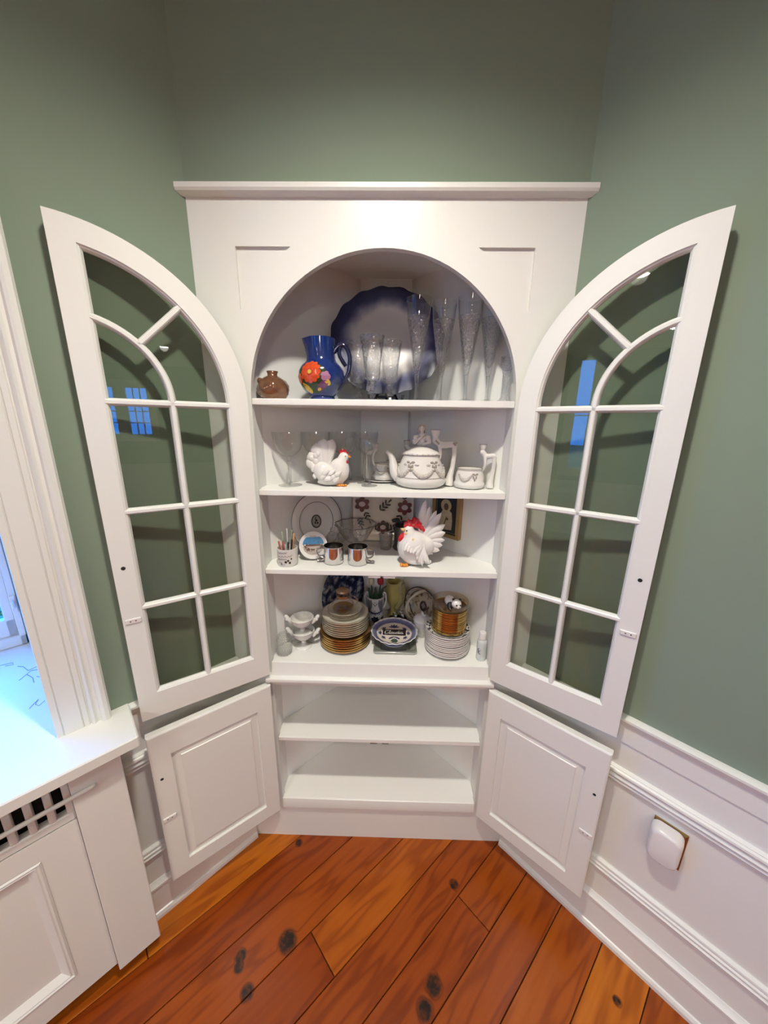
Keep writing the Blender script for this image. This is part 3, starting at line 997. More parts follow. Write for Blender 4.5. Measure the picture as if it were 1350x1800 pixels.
for i, dd in ((0.0, 0.0815), (0.004, 0.0845), (0.008, 0.0815), (0.011, 0.083), (0.016, 0.079), (0.026, 0.070)):
    for a, z in ((m0 + i, mz0 + i), (m1 - i, mz0 + i), (m1 - i, mz1 - i), (m0 + i, mz1 - i)):
        v.append((a, dd, z))
f = [(20, 21, 22, 23)]
for k in range(5):
    for i in range(4):
        f.append((k * 4 + i, k * 4 + (i + 1) % 4, k * 4 + 4 + (i + 1) % 4, k * 4 + 4 + i))
MB().add(v, f, tf=WL).build('panel_moulding', M['white'], rc, 20)
# grille: dark slots between rounded bars
MB().add(*box_g(0.4175, 1.62, 0.060, 0.082, 0.594, 0.617, 0.003), tf=WL).build('grille_rail', M['white'], rc)
MB().add(*box_g(0.4165, 1.62, 0.024, 0.030, 0.10, 0.742), tf=WL).build('slot_shade_board', M['dark'], rc)  # near-black sheet paints in the shade behind the slots
for k in range(40):
    a = 0.4165 + k * 0.0305
    MB().add(*box_g(a, a + 0.0135, 0.064, 0.083, 0.615, 0.744, 0.004, 2), tf=WL).build('grille_bar', M['white'], rc, 40)
MB().add(*tube_g([WL((0.376, 0.097, 0.6735)), WL((0.376, 0.099, 0.6735)), WL((0.381, 0.102, 0.6735)), WL((1.6, 0.102, 0.6735))], 0.0052, 10)).build('rod', M['white'], rc, 60)

# ================================================================ OUTLET ON THE RIGHT WALL
def RW_(p): return E(p[1], C0 + p[0], p[2])
op = thing('outlet_plate', 'square brass outlet plate on the white wainscot', 'outlet plate', tuple(RW_((0.404, 0.0015, 0.474))))
oo = Vector(op.location)
v = []
for i, dd in ((0.0, 0.0), (0.0, 0.003), (0.005, 0.0055), (0.009, 0.0055), (0.012, 0.0035)):
    for a, z in ((0.3705 + i, 0.416 + i), (0.4375 - i, 0.416 + i), (0.4375 - i, 0.532 - i), (0.3705 + i, 0.532 - i)):
        v.append(RW_((a, 0.0015 + dd, z)) - oo)
f = [(16, 17, 18, 19), (3, 2, 1, 0)]
for k in range(4):
    for i in range(4):
        f.append((k * 4 + i, k * 4 + (i + 1) % 4, k * 4 + 4 + (i + 1) % 4, k * 4 + 4 + i))
MB().add(v, f).build('plate', M['brass'], op)
oc = thing('plug_in_box', 'white rounded plastic plug-in box fitted over the brass outlet plate', 'plug-in box', tuple(RW_((0.402, 0.0075, 0.476))))
oo = Vector(oc.location)
def rrect(w, h, r, n=6):
    pts = []
    for cx, cz, a in ((w - r, h - r, 0), (-w + r, h - r, PI / 2), (-w + r, -h + r, PI), (w - r, -h + r, 1.5 * PI)):
        pts += [(cx + r * math.cos(a + PI / 2 * i / n), cz + r * math.sin(a + PI / 2 * i / n)) for i in range(n + 1)]
    return pts
def stack_loops(loops):
    n = len(loops[0]); v = [p for l in loops for p in l]; f = [tuple(range(n))[::-1], tuple(range((len(loops) - 1) * n, len(loops) * n))]
    for k in range(len(loops) - 1):
        for i in range(n):
            f.append((k * n + i, k * n + (i + 1) % n, (k + 1) * n + (i + 1) % n, (k + 1) * n + i))
    return v, f
lo = []
for d, sw, sh in ((0.0, 0.031, 0.048), (0.001, 0.0325, 0.0505), (0.017, 0.0325, 0.0505), (0.026, 0.0305, 0.0485), (0.0315, 0.027, 0.045), (0.0325, 0.0245, 0.042)):
    lo.append([RW_((0.4005 + x, 0.0075 + d, 0.481 + z)) - oo for x, z in rrect(sw, sh, 0.018)])
MB().add(*stack_loops(lo)).build('cover', M['plastic'], oc, 50)
MB().add(*tube_g([RW_((0.380, 0.031, 0.437)) - oo, RW_((0.402, 0.036, 0.4345)) - oo, RW_((0.422, 0.031, 0.437)) - oo], 0.002, 8)).build('seam_strip', M['steel'], oc, 60)

# ================================================================ THINGS ON THE SHELVES
def LT(name, prof, m, parent, seg=40, smooth=40, mod=None, loc=None, rot=None):
    return MB().add(*lathe_g(prof, seg, mod)).build(name, m, parent, smooth, loc, rot)

def shell(outer, t=0.0012, floor=True):
    """outer wall profile bottom->top, then back down the inside"""
    inn = [(max(r - t, 0.0), z) for r, z in reversed(outer)]
    inn = [(r, z + (t if i == len(inn) - 1 else 0)) for i, (r, z) in enumerate(inn)]
    return list(outer) + inn + ([(0.0, inn[-1][1])] if floor else [])

def prof_r(prof, z):
    for (r0, z0), (r1, z1) in zip(prof, prof[1:]):
        if z0 <= z <= z1 and z1 > z0:
            return r0 + (r1 - r0) * (z - z0) / (z1 - z0)
    return prof[-1][0]

def petal(n, r, depth=0.25, k=48, a0=0.0, sy=1.0):
    return [((r * (1 - depth + depth * abs(math.cos(n * 0.5 * (a - a0))))) * math.cos(a), sy * (r * (1 - depth + depth * abs(math.cos(n * 0.5 * (a - a0))))) * math.sin(a)) for a in (2 * PI * i / k for i in range(k))]
def leaf2(l, w, ang, k=14):
    p = []
    for i in range(k):
        t = i / k * 2 * PI
        x, y = l / 2 * (1 + math.cos(t)), w / 2 * math.sin(t) * (0.6 + 0.4 * math.cos(t * 0.5) ** 2)
        p.append((x * math.cos(ang) - y * math.sin(ang), x * math.sin(ang) + y * math.cos(ang)))
    return p

def decal(mb, poly, c, surf, mi=0, rings=3):
    """flat print: polygon (about its centre c) laid on surf(u, v) in rings so that it follows the curve"""
    v = [surf(c[0] + sum(p[0] for p in poly) / len(poly), c[1] + sum(p[1] for p in poly) / len(poly))]
    cx, cy = sum(p[0] for p in poly) / len(poly), sum(p[1] for p in poly) / len(poly)
    n = len(poly)
    f = []
    for k in range(1, rings + 1):
        for x, y in poly:
            v.append(surf(c[0] + cx + (x - cx) * k / rings, c[1] + cy + (y - cy) * k / rings))
    for i in range(n):
        f.append((0, 1 + i, 1 + (i + 1) % n))
    for k in range(rings - 1):
        for i in range(n):
            a, b = 1 + k * n + i, 1 + k * n + (i + 1) % n
            f.append((a, a + n, b + n, b))
    mb.add(v, f, mi)
def stroke(mb, pts, w, surf, mi=0):
    v, f = [], []
    n = len(pts)
    for i in range(n):
        a, b = pts[max(i - 1, 0)], pts[min(i + 1, n - 1)]
        dx, dy = b[0] - a[0], b[1] - a[1]
        l = math.hypot(dx, dy) or 1
        nx, ny = -dy / l * w / 2, dx / l * w / 2
        v += [surf(pts[i][0] + nx, pts[i][1] + ny), surf(pts[i][0] - nx, pts[i][1] - ny)]
    for i in range(n - 1):
        f.append((2 * i, 2 * i + 1, 2 * i + 3, 2 * i + 2))
    mb.add(v, f, mi)
def on_lathe(prof, face, lift=0.0004):
    """(s, z) -> point on a lathed wall; s is arc length to the right of the side that faces the room"""
    def surf(s, z):
        r = prof_r(prof, z) + lift
        a = face + s / max(r, 0.01)
        return (r * math.cos(a), r * math.sin(a), z)
    return surf
FACE = -PI / 2          # the side towards the room

def feather(p0, p1, w, flat=0.3, bend=0.0, tip=0.5, y0=0.0, y1=0.0, n=8):
    a, b = Vector((p0[0], y0, p0[1])), Vector((p1[0], y1, p1[1]))
    d = b - a
    nrm = Vector((-d.z, 0, d.x))
    pts, rr = [], []
    for i in range(n + 1):
        t = i / n
        pts.append(a + d * t + nrm * (bend * math.sin(PI * t)))
        rr.append(max(0.0006, w * (0.35 + 0.65 * math.sin(PI * min(1.0, t * 0.5 / tip)) if t < tip else math.cos((t - tip) / (1 - tip) * PI / 2) ** 0.7)))
    return tube_g(pts, rr, 8, True, flat)

# ---------------------------------------------------------------- top shelf
T1 = Z1 + 0.0002
# small amber bottle
M['amber_luster'] = mat('amber_luster_glass', (0.20, 0.095, 0.05), 0.14, metal=0.35, noise=0.5, nscale=60, coat=0.5)
t = thing('amber_vase', 'squat brown lustre glass vase with swirled ribs, beside the blue pitcher', 'vase', (-0.303, 0.050, T1))
pv = [(r * 1.10, z) for r, z in [(0, 0), (0.026, 0), (0.030, 0.003), (0.036, 0.014), (0.0385, 0.026), (0.037, 0.038), (0.031, 0.049), (0.020, 0.057), (0.0125, 0.061), (0.0115, 0.066), (0.0145, 0.073), (0.0125, 0.073), (0.0095, 0.066), (0.0095, 0.061), (0, 0.057)]]
LT('body', pv, M['amber_luster'], t, 64, 180, lambda a, z, r: r * (1 + (0.07 * math.sin(7 * a + z * 120) * math.sin(PI * min(1, max(0, z / 0.056))) if 0.004 < z < 0.056 else 0)))
MB().add(*ell_g((-0.029, -0.016, 0.046), (0.008, 0.008, 0.009), 12, 8)).build('shell_ear', M['amber_luster'], t, 180)

# blue hand-painted pitcher
M['cobalt'] = mat('cobalt_blue_glaze', (0.007, 0.026, 0.145), 0.14, noise=0.35, nscale=90, coat=0.6)
M['navy'] = mat('navy_glaze', (0.008, 0.012, 0.045), 0.14, noise=0.2, coat=0.6)
t = thing('pitcher', 'blue glazed pitcher painted with a large orange flower and fruit', 'pitcher', (-0.176, 0.092, T1))
pp = [(0.0, 0.0), (0.035, 0.0), (0.037, 0.003), (0.0365, 0.008), (0.034, 0.012), (0.040, 0.018), (0.052, 0.030), (0.061, 0.045), (0.0655, 0.062), (0.063, 0.080), (0.055, 0.093), (0.045, 0.101), (0.0405, 0.108), (0.0385, 0.120), (0.0385, 0.140), (0.040, 0.158), (0.0405, 0.164)]
def spout_mod(a, z, r):
    if z < 0.11 or r < 0.02: return r
    k = max(0.0, (z - 0.11) / 0.054)
    d = abs((a - PI + PI) % (2 * PI) - PI)
    return r + k * 0.012 * math.exp(-(d / 0.35) ** 2)
LT('body', pp + [(0.037, 0.164), (0.035, 0.120), (0.037, 0.105), (0.0, 0.02)], M['cobalt'], t, 56, 40, spout_mod)
hp = smooth_path([(0.036, 0, 0.130), (0.050, 0, 0.147), (0.068, 0, 0.146), (0.080, 0, 0.120), (0.078, 0, 0.085), (0.066, 0, 0.058), (0.057, 0, 0.046)], 5)
hd_ = MB().add(*tube_g(hp, [0.0075 - 0.0025 * i / len(hp) for i in range(len(hp))], 10)).build('handle', M['navy'], t, 60)
MB().add(*tube_g(smooth_path([(0.055, -0.004, 0.143), (0.052, -0.007, 0.125), (0.060, -0.007, 0.108), (0.070, -0.004, 0.094)], 5), 0.0055, 8)).build('scroll', M['navy'], hd_, 60)
sf = on_lathe(pp, FACE - 0.32, 0.0006)
def sf2(l): return on_lathe(pp, FACE - 0.32, l)
M['p_green'] = mat('painted_dark_green', (0.02, 0.05, 0.02), 0.2); M['p_orange'] = mat('painted_orange_red', (0.62, 0.075, 0.02), 0.15, noise=0.5, nscale=120)
M['p_red'] = mat('painted_crimson', (0.36, 0.03, 0.02), 0.15); M['p_yellow'] = mat('painted_yellow', (0.62, 0.42, 0.07), 0.15); M['p_purple'] = mat('painted_plum', (0.16, 0.04, 0.13), 0.15, noise=0.4, nscale=150)
M['p_pink'] = mat('painted_mauve', (0.40, 0.18, 0.30), 0.15)
g = MB(); decal(g, petal(2, 0.050, 0.12, 40, sy=0.80), (0.0, 0.058), sf2(0.0005), rings=8); decal(g, [(x, z) for x, z in petal(9, 0.046, 0.10, 40, sy=0.85)], (0.002, 0.056), sf2(0.0006), rings=8)
g.build('painted_ground', M['p_green'], t, 180)
g = MB(); decal(g, petal(12, 0.0315, 0.14, 72, sy=0.93), (0.0, 0.071), sf2(0.0012), rings=5); fo = g.build('painted_flower', M['p_orange'], t, 180)
g = MB()
for i in range(12):
    a = 2 * PI * i / 12 + 0.26
    stroke(g, [(0.008 * math.cos(a), 0.071 + 0.008 * math.sin(a)), (0.028 * math.cos(a), 0.071 + 0.027 * math.sin(a))], 0.0012, sf2(0.0015))
decal(g, petal(2, 0.0072, 0.0, 20), (0.0, 0.071), sf2(0.0016)); g.build('petal_line', M['p_red'], fo)
g = MB(); decal(g, petal(2, 0.0058, 0.0, 20), (0.0, 0.071), sf2(0.0019)); g.build('flower_eye', M['p_yellow'], fo)
g = MB(); decal(g, leaf2(0.036, 0.021, -0.75), (-0.031, 0.044), sf2(0.0014)); g.build('painted_fruit', M['p_yellow'], t, 180)
g = MB(); stroke(g, [(-0.025, 0.038), (-0.012, 0.026)], 0.003, sf2(0.0018)); g.build('fruit_mark', M['p_red'], t)
g = MB(); decal(g, leaf2(0.042, 0.020, 0.6), (0.012, 0.024), sf2(0.0014)); g.build('painted_fruit', M['p_purple'], t, 180)
g = MB(); decal(g, leaf2(0.013, 0.008, 0.5), (0.013, 0.024), sf2(0.0018)); decal(g, petal(2, 0.008, 0, 20), (0.047, 0.045), sf2(0.0013)); g.build('painted_fruit', M['p_yellow'], t, 180)
g = MB(); decal(g, petal(5, 0.014, 0.2, 30), (0.044, 0.060), sf2(0.0013)); g.build('painted_blossom', M['p_pink'], t, 180)
g = MB(); decal(g, petal(5, 0.014, 0.2, 30), (-0.040, 0.056), sf2(0.0012)); g.build('painted_blossom', M['p_orange'], t, 180)

# flow-blue platter on an easel
RP = 0.173
M['flowblue'] = radial_mat('flow_blue_glaze', [(0.0, (0.56, 0.54, 0.53)), (0.108, (0.56, 0.54, 0.54)), (0.120, (0.30, 0.30, 0.38)), (0.135, (0.10, 0.105, 0.22)), (0.147, (0.018, 0.022, 0.105)), (0.17, (0.008, 0.010, 0.060))], 1.0, 1.07, 0.32, 0.030, 22.0, 0.0)
lean = math.radians(77)
t = thing('platter', 'large blue and white scalloped platter standing behind the glasses', 'platter', (0.006, 0.226, Z1 + 0.182), (lean, 0, 0))
def scal(a, z, r):
    e = 1.0 / math.sqrt(math.cos(a) ** 2 + (math.sin(a) / 0.935) ** 2)
    k = max(0.0, (r - 0.115) / 0.05)
    return r * e * (1 + k * (0.018 * abs(math.sin(8 * a)) + 0.010 * math.sin(16 * a)))
pl = [(0, 0.0), (0.060, 0.0), (0.105, 0.002), (0.118, 0.008), (0.140, 0.014), (0.160, 0.019), (RP, 0.022), (RP, 0.019), (0.140, 0.010), (0.118, 0.003), (0.10, -0.003), (0, -0.003)]
LT('dish', pl, M['flowblue'], t, 128, 60, scal)
M['easelblack'] = M['black']
t = thing('plate_easel', 'black scrolled easel holding up the blue platter', 'plate stand', (0.006, 0.200, T1))
for sx in (-1, 1):
    MB().add(*tube_g(smooth_path([(sx * 0.020, 0.050, 0.075), (sx * 0.028, 0.015, 0.030), (sx * 0.040, -0.010, 0.0062), (sx * 0.046, -0.022, 0.0062), (sx * 0.050, -0.030, 0.012), (sx * 0.052, -0.028, 0.026)], 4), [0.0042] * 21, 8)).build('leg', M['black'], t, 60)
MB().add(*tube_g([(0.0, 0.062, 0.09), (0.0, 0.085, 0.0062)], 0.0035, 8)).build('rear_leg', M['black'], t, 60)
MB().add(*tube_g([(-0.034, 0.006, 0.022), (0.034, 0.006, 0.022)], 0.003, 8)).build('crossbar', M['black'], t, 60)

# pressed goblets in front of the platter
def pressed_goblet(label, loc):
    t = thing('pressed_goblet', label, 'goblet', loc, 0, 'short clear pressed goblets')
    bowl = [(0.0, 0.052), (0.012, 0.053), (0.019, 0.057), (0.0215, 0.064), (0.0225, 0.085), (0.0255, 0.115), (0.030, 0.145), (0.0335, 0.166)]
    LT('bowl', shell(bowl, 0.0016), M['pressed'], t, 32, 60, lambda a, z, r: r * (1 + 0.02 * math.cos(8 * a)) if z < 0.15 else r)
    LT('stem', [(0.0, 0.006), (0.007, 0.007), (0.006, 0.013), (0.011, 0.019), (0.012, 0.022), (0.008, 0.027), (0.0065, 0.032), (0.011, 0.038), (0.012, 0.041), (0.009, 0.046), (0.012, 0.0515), (0.0, 0.0515)], M['stemglass'], t, 8, 30)
    LT('foot', [(0, 0), (0.029, 0), (0.030, 0.002), (0.018, 0.0045), (0.007, 0.0068), (0, 0.0068)], M['pressed'], t, 32, 40)
    return t
g1 = pressed_goblet('clear pressed goblet close behind the handle of the blue pitcher', (-0.075, 0.135, T1))
again(g1, 'clear pressed goblet in the middle of three in front of the blue platter', (-0.031, 0.062, T1), 0.3)
again(g1, 'clear pressed goblet next to the cut crystal flutes in front of the platter', (0.018, 0.118, T1), 0.6)

# cut crystal flutes
def flute(label, loc):
    t = thing('champagne_flute', label, 'flute', loc, 0, 'tall cut crystal champagne flutes')
    cut = [(0.0055, 0.070), (0.008, 0.084), (0.0125, 0.105), (0.0165, 0.130), (0.0205, 0.155), (0.0245, 0.180), (0.0285, 0.205), (0.0300, 0.214)]
    def cm(a, z, r):
        return r * (1 + 0.045 * abs(math.sin(8 * a + z * 90)) * abs(math.sin(8 * a - z * 90)) - 0.02)
    fine = []
    for (r0, z0), (r1, z1) in zip(cut, cut[1:]):
        for k in range(4): fine.append((r0 + (r1 - r0) * k / 4, z0 + (z1 - z0) * k / 4))
    fine.append(cut[-1])
    LT('cut_bowl', fine + [(0.0275, 0.212), (0.018, 0.152), (0.008, 0.098), (0.0, 0.090)], M['crystal'], t, 48, 25, lambda a, z, r: cm(a, z, r) if r > 0.0005 and (r, z) in FS else r)
    LT('rim', [(0.0296, 0.2125), (0.0312, 0.230), (0.0336, 0.258), (0.0338, 0.259), (0.0330, 0.2585), (0.0304, 0.230), (0.0284, 0.2125)], M['glass'], t, 40, 60)
    LT('stem', [(0.0, 0.006), (0.006, 0.008), (0.0045, 0.018), (0.0042, 0.040), (0.0052, 0.058), (0.0060, 0.0705), (0, 0.0705)], M['stemglass'], t, 8, 30)
    LT('foot', [(0, 0), (0.032, 0), (0.0335, 0.0015), (0.020, 0.0042), (0.0065, 0.0085), (0, 0.0085)], M['glass'], t, 40, 40)
    return t
FS = set()
_cut = [(0.0055, 0.070), (0.008, 0.084), (0.0125, 0.105), (0.0165, 0.130), (0.0205, 0.155), (0.0245, 0.180), (0.0285, 0.205), (0.0300, 0.214)]
for (r0, z0), (r1, z1) in zip(_cut, _cut[1:]):
    for k in range(4): FS.add((r0 + (r1 - r0) * k / 4, z0 + (z1 - z0) * k / 4))
FS.add(_cut[-1])
f1 = flute('tall cut crystal flute standing in front of the edge of the blue platter', (0.092, 0.072, T1))
again(f1, 'tall cut crystal flute second from the platter', (0.163, 0.100, T1), 0.2)
again(f1, 'tall cut crystal flute third from the platter, with the widest view of its rim', (0.226, 0.058, T1), 0.4)
again(f1, 'tall cut crystal flute partly behind the arch, last of the row', (0.291, 0.080, T1), 0.1)
t = thing('crystal_candlestick', 'small clear crystal candlestick tucked against the end of the top shelf', 'candlestick', (0.3295, 0.040, T1))
LT('column', [(0, 0), (0.0185, 0), (0.019, 0.003), (0.013, 0.007), (0.0105, 0.012), (0.0095, 0.040), (0.0095, 0.072), (0.012, 0.078), (0.012, 0.080), (0, 0.080)], M['crystal'], t, 24, 30, lambda a, z, r: r * (1 + 0.10 * math.sin(6 * a + z * 160)) if 0.01 < z < 0.075 else r)
LT('cup', [(0, 0.0805), (0.012, 0.081), (0.0165, 0.087), (0.018, 0.097), (0.0165, 0.104), (0.0175, 0.114), (0.0145, 0.115), (0.013, 0.098), (0, 0.09)], M['crystal'], t, 24, 30)

# ---------------------------------------------------------------- second shelf
T2 = Z2 + 0.0002
def wine_goblet(label, loc):
    t = thing('wine_goblet', label, 'goblet', loc, 0, 'wide stemmed wine goblets')
    bowl = [(0.0, 0.086), (0.010, 0.087), (0.022, 0.093), (0.034, 0.105), (0.041, 0.122), (0.0445, 0.142), (0.0455, 0.157)]
    LT('bowl', shell(bowl, 0.0012), M['glass'], t, 40, 60)
    LT('stem', [(0, 0.005), (0.006, 0.007), (0.0045, 0.014), (0.0048, 0.045), (0.0055, 0.060), (0.008, 0.066), (0.0085, 0.070), (0.005, 0.075), (0.0055, 0.080), (0.009, 0.0858), (0, 0.0858)], M['stemglass'], t, 16, 40)
    LT('foot', [(0, 0), (0.0345, 0), (0.0355, 0.0015), (0.022, 0.0035), (0.007, 0.0068), (0, 0.0068)], M['glass'], t, 40, 40)
    return t
wg = wine_goblet('wide clear wine goblet at the end of the shelf, nearest the door edge', (-0.279, 0.080, T2))
again(wg, 'wide clear wine goblet standing behind the tail of the white hen', (-0.212, 0.146, T2), 0.5)
again(wg, 'wide clear wine goblet behind the hen, half hidden by the tall tail feathers', (-0.140, 0.219, T2), 0.9)
again(wg, 'wide clear wine goblet farthest back on the shelf, behind the cordial glasses', (-0.066, 0.278, T2), 1.3)
def cordial(label, loc):
    t = thing('cordial_glass', label, 'cordial glass', loc, 0, 'slim cordial glasses beside the hen')
    LT('bowl', shell([(0, 0.092), (0.007, 0.0925), (0.014, 0.100), (0.0175, 0.113), (0.0175, 0.126), (0.0155, 0.140)], 0.001), M['glass'], t, 28, 60)
    LT('stem', [(0, 0.004), (0.005, 0.006), (0.0035, 0.012), (0.0055, 0.022), (0.0035, 0.032), (0.0055, 0.044), (0.0035, 0.056), (0.0055, 0.068), (0.0035, 0.080), (0.006, 0.0918), (0, 0.0918)], M['stemglass'], t, 12, 40)
    LT('foot', [(0, 0), (0.0245, 0), (0.025, 0.0012), (0.012, 0.003), (0.005, 0.0058), (0, 0.0058)], M['glass'], t, 28, 40)
    return t
cg = cordial('slim cordial glass standing nearest the shelf front, beside the white teacup', (-0.040, 0.091, T2))
again(cg, 'slim cordial glass in the second row, behind the head of the hen', (-0.058, 0.140, T2), 0.4)
again(cg, 'slim cordial glass at the back of the little group behind the hen', (-0.105, 0.163, T2), 0.8)

# white hen
t = thing('hen_figurine', 'white ceramic hen figurine with fanned tail and small red comb', 'figurine', (-0.163, 0.094, T2))
bd = [ell_g((0.008, 0, 0.034), (0.050, 0.037, 0.031)), ell_g((0.032, 0, 0.046), (0.032, 0.032, 0.038)), ell_g((0.004, 0, 0.010), (0.042, 0.030, 0.010)),
      tube_g([(0.030, 0, 0.050), (0.040, 0, 0.070), (0.045, 0, 0.086)], [0.026, 0.019, 0.015], 14), ell_g((0.046, 0, 0.087), (0.0155, 0.0135, 0.0145)), ell_g((-0.020, 0, 0.045), (0.028, 0.026, 0.028))]
mesh_object('body', blob_mesh(bd, 0.0028, 5), M['ceramic'], t)
for tip, w, y in (((-0.066, 0.076), 0.014, -0.004), ((-0.058, 0.099), 0.017, -0.002), ((-0.038, 0.126), 0.020, 0.001), ((-0.014, 0.139), 0.020, 0.003), ((0.012, 0.138), 0.017, 0.005), ((-0.050, 0.062), 0.012, -0.006)):
    MB().add(*feather((-0.012, 0.035), tip, w * 1.12, 0.42, 0.02, 0.80, 0.0, y, 12)).build('tail_feather', M['ceramic'], t, 180)
rh = random.Random(3)
for i in range(9):
    a = rh.uniform(-0.9, 1.2); r = rh.uniform(0.030, 0.060)
    MB().add(*ell_g((-0.022 - r * 0.55 * math.cos(a), -0.0075, 0.062 + r * math.sin(a) * 0.8), (0.008, 0.004, 0.009), 10, 6)).build('tail_tuft', M['ceramic'], t, 180)
for i in range(8):
    x = -0.012 + 0.006 * i; z = 0.034 + 0.011 * math.sin(i * 1.9)
    MB().add(*feather((x + 0.012, z + 0.006), (x - 0.008, z - 0.010), 0.0075, 0.55, 0.0, 0.6, -0.0355, -0.0385)).build('wing_feather', M['ceramic'], t, 180)
cm_ = MB()
for x, z, r in ((0.036, 0.101, 0.0045), (0.042, 0.104, 0.0055), (0.049, 0.1025, 0.005), (0.055, 0.097, 0.004), (0.059, 0.091, 0.0032)):
    cm_.add(*ell_g((x, 0, z), (r, 0.0035, r * 1.25), 10, 7))
cm_.build('comb', M['red'], t, 180)
MB().add(*tube_g([(0.058, 0, 0.0885), (0.068, 0, 0.0855)], [0.0048, 0.0008], 8)).build('beak', M['orange'], t, 180)
MB().add(*ell_g((0.055, -0.008, 0.072), (0.0045, 0.003, 0.006), 10, 7)).build('wattle', M['red'], t, 180)
for s in (-1, 1):
    MB().add(*ell_g((0.052, s * 0.0115, 0.089), (0.0018, 0.0012, 0.0018), 8, 6)).build('eye', M['black'], t, 180)
    MB().add(*ell_g((0.042, s * 0.0125, 0.078), (0.004, 0.002, 0.006), 8, 6)).build('ear_lobe', M['gold_tan'], t, 180)
for x in (0.034, 0.047):
    ft = MB()
    for dx in (-0.006, 0.0, 0.006):
        ft.add(*ell_g((x + dx, -0.018 - 0.004 * (dx == 0), 0.0035), (0.004, 0.008, 0.0034), 8, 6))
    ft.build('foot', M['orange'], t, 180)

# figural tea service
def figure_handle(sc, tf):
    """a bending figure with a cup on its head: hands on the pot, legs down to a flared base"""
    def S(p): return tf(Vector(p) * sc)
    P = [tube_g([S(p) for p in ((0.0, 0, 0.140), (0.012, 0, 0.128), (0.030, 0, 0.127), (0.048, 0, 0.130), (0.057, 0, 0.126))], [0.010 * sc, 0.0115 * sc, 0.0105 * sc, 0.010 * sc, 0.010 * sc], 12),
         tube_g([S(p) for p in ((0.057, 0, 0.128), (0.058, 0, 0.100), (0.055, 0, 0.060), (0.048, 0, 0.030), (0.0465, 0, 0.0030))], [0.0095 * sc, 0.0075 * sc, 0.0075 * sc, 0.0105 * sc, 0.0155 * sc], 12),
         tube_g([S(p) for p in ((0.010, -0.006 * 1, 0.126), (0.014, -0.008, 0.100), (0.012, -0.006, 0.085), (0.004, -0.002, 0.070))], [0.0068 * sc, 0.0055 * sc, 0.005 * sc, 0.005 * sc], 10),
         ell_g(S((-0.003, 0, 0.141)), (0.0115 * sc,) * 3, 12, 8),
         tube_g([S(p) for p in ((-0.003, 0, 0.150), (-0.002, 0, 0.158), (-0.002, 0, 0.172))], [0.008 * sc, 0.0115 * sc, 0.0145 * sc], 14)]
    return P
def garland(prof, face, s0, s1, z, drop, sc, k=13):
    g = MB()
    for i in range(k):
        u = i / (k - 1)
        s = s0 + (s1 - s0) * u
        zz = z - drop * (1 - (2 * u - 1) ** 2)
        r = prof_r(prof, zz)
        a = face + s / r
        w = (0.0044 + 0.0032 * (1 - abs(2 * u - 1))) * sc
        g.add(*ell_g((r * math.cos(a), r * math.sin(a), zz), (w, w, w), 8, 6))
    return g
def bow(prof, face, s, z, sc):
    g = MB()
    for ds, dz, w, h in ((-0.008, 0.003, 0.006, 0.004), (0.008, 0.003, 0.006, 0.004), (0, 0, 0.003, 0.003), (-0.006, -0.009, 0.003, 0.008), (0.006, -0.009, 0.003, 0.008), (0.0, -0.018, 0.004, 0.007)):
        r = prof_r(prof, z + dz * sc)
        a = face + (s + ds * sc) / r
        g.add(*ell_g((r * math.cos(a), r * math.sin(a), z + dz * sc), (w * sc, 0.003 * sc, h * sc), 8, 6, Euler((0, 0, a + PI / 2))  .to_matrix()))
    return g
M['luster'] = mat('grey_lustre_relief', (0.50, 0.47, 0.43), 0.16, noise=0.3, nscale=250, coat=0.5)
t = thing('teapot', 'white porcelain teapot with garlands, lady bust lid and figural handle', 'teapot', (0.116, 0.106, T2))
tp = [(0.0, 0.0), (0.058, 0.0), (0.066, 0.003), (0.075, 0.010), (0.0785, 0.019), (0.0775, 0.026), (0.0735, 0.032), (0.071, 0.045), (0.067, 0.060), (0.061, 0.076), (0.055, 0.088), (0.052, 0.095)]
LT('body', tp + [(0.047, 0.095), (0.047, 0.088), (0, 0.06)], M['porcelain'], t, 48, 40)
LT('waist_line', [(0.0742, 0.0312), (0.0752, 0.032), (0.0745, 0.0333), (0.0735, 0.0328)], M['grey_luster'], t, 48, 180)
lid = LT('lid', [(0.050, 0.0955), (0.054, 0.097), (0.0545, 0.101), (0.051, 0.105), (0.044, 0.108), (0.036, 0.113), (0.026, 0.118), (0.012, 0.1215), (0, 0.122)], M['porcelain'], t, 48, 50)
g = MB()
for i in range(44):
    a = 2 * PI * i / 44
    g.add(*ell_g((0.054 * math.cos(a), 0.054 * math.sin(a), 0.0975 + 0.0012 * (i % 2)), (0.0032, 0.0032, 0.0026), 6, 5))
g.build('rope_edge', M['luster'], t, 180)
bust = [ell_g((0, 0, 0.128), (0.014, 0.011, 0.011)), tube_g([(0, 0, 0.125), (0, 0, 0.140), (0, 0, 0.150)], [0.0135, 0.0100, 0.0135], 14), ell_g((0, -0.001, 0.150), (0.0155, 0.010, 0.008)), tube_g([(0, 0, 0.154), (0, -0.001, 0.164)], [0.006, 0.005], 10), ell_g((0, -0.002, 0.1715), (0.0075, 0.0082, 0.0098))]
for s in (-1, 1):
    bust += [ell_g((s * 0.0185, -0.001, 0.1435), (0.0085, 0.0085, 0.0105)), ell_g((s * 0.0215, -0.004, 0.134), (0.0075, 0.0075, 0.0085)),
             tube_g([(s * 0.0205, -0.006, 0.132), (s * 0.010, -0.014, 0.1285 if s > 0 else 0.142), (s * 0.001, -0.0155, 0.1275 if s > 0 else 0.149)], [0.0048, 0.0036, 0.003], 8), ell_g((s * 0.001, -0.0155, 0.1275 if s > 0 else 0.149), (0.0036,) * 3, 8, 6)]
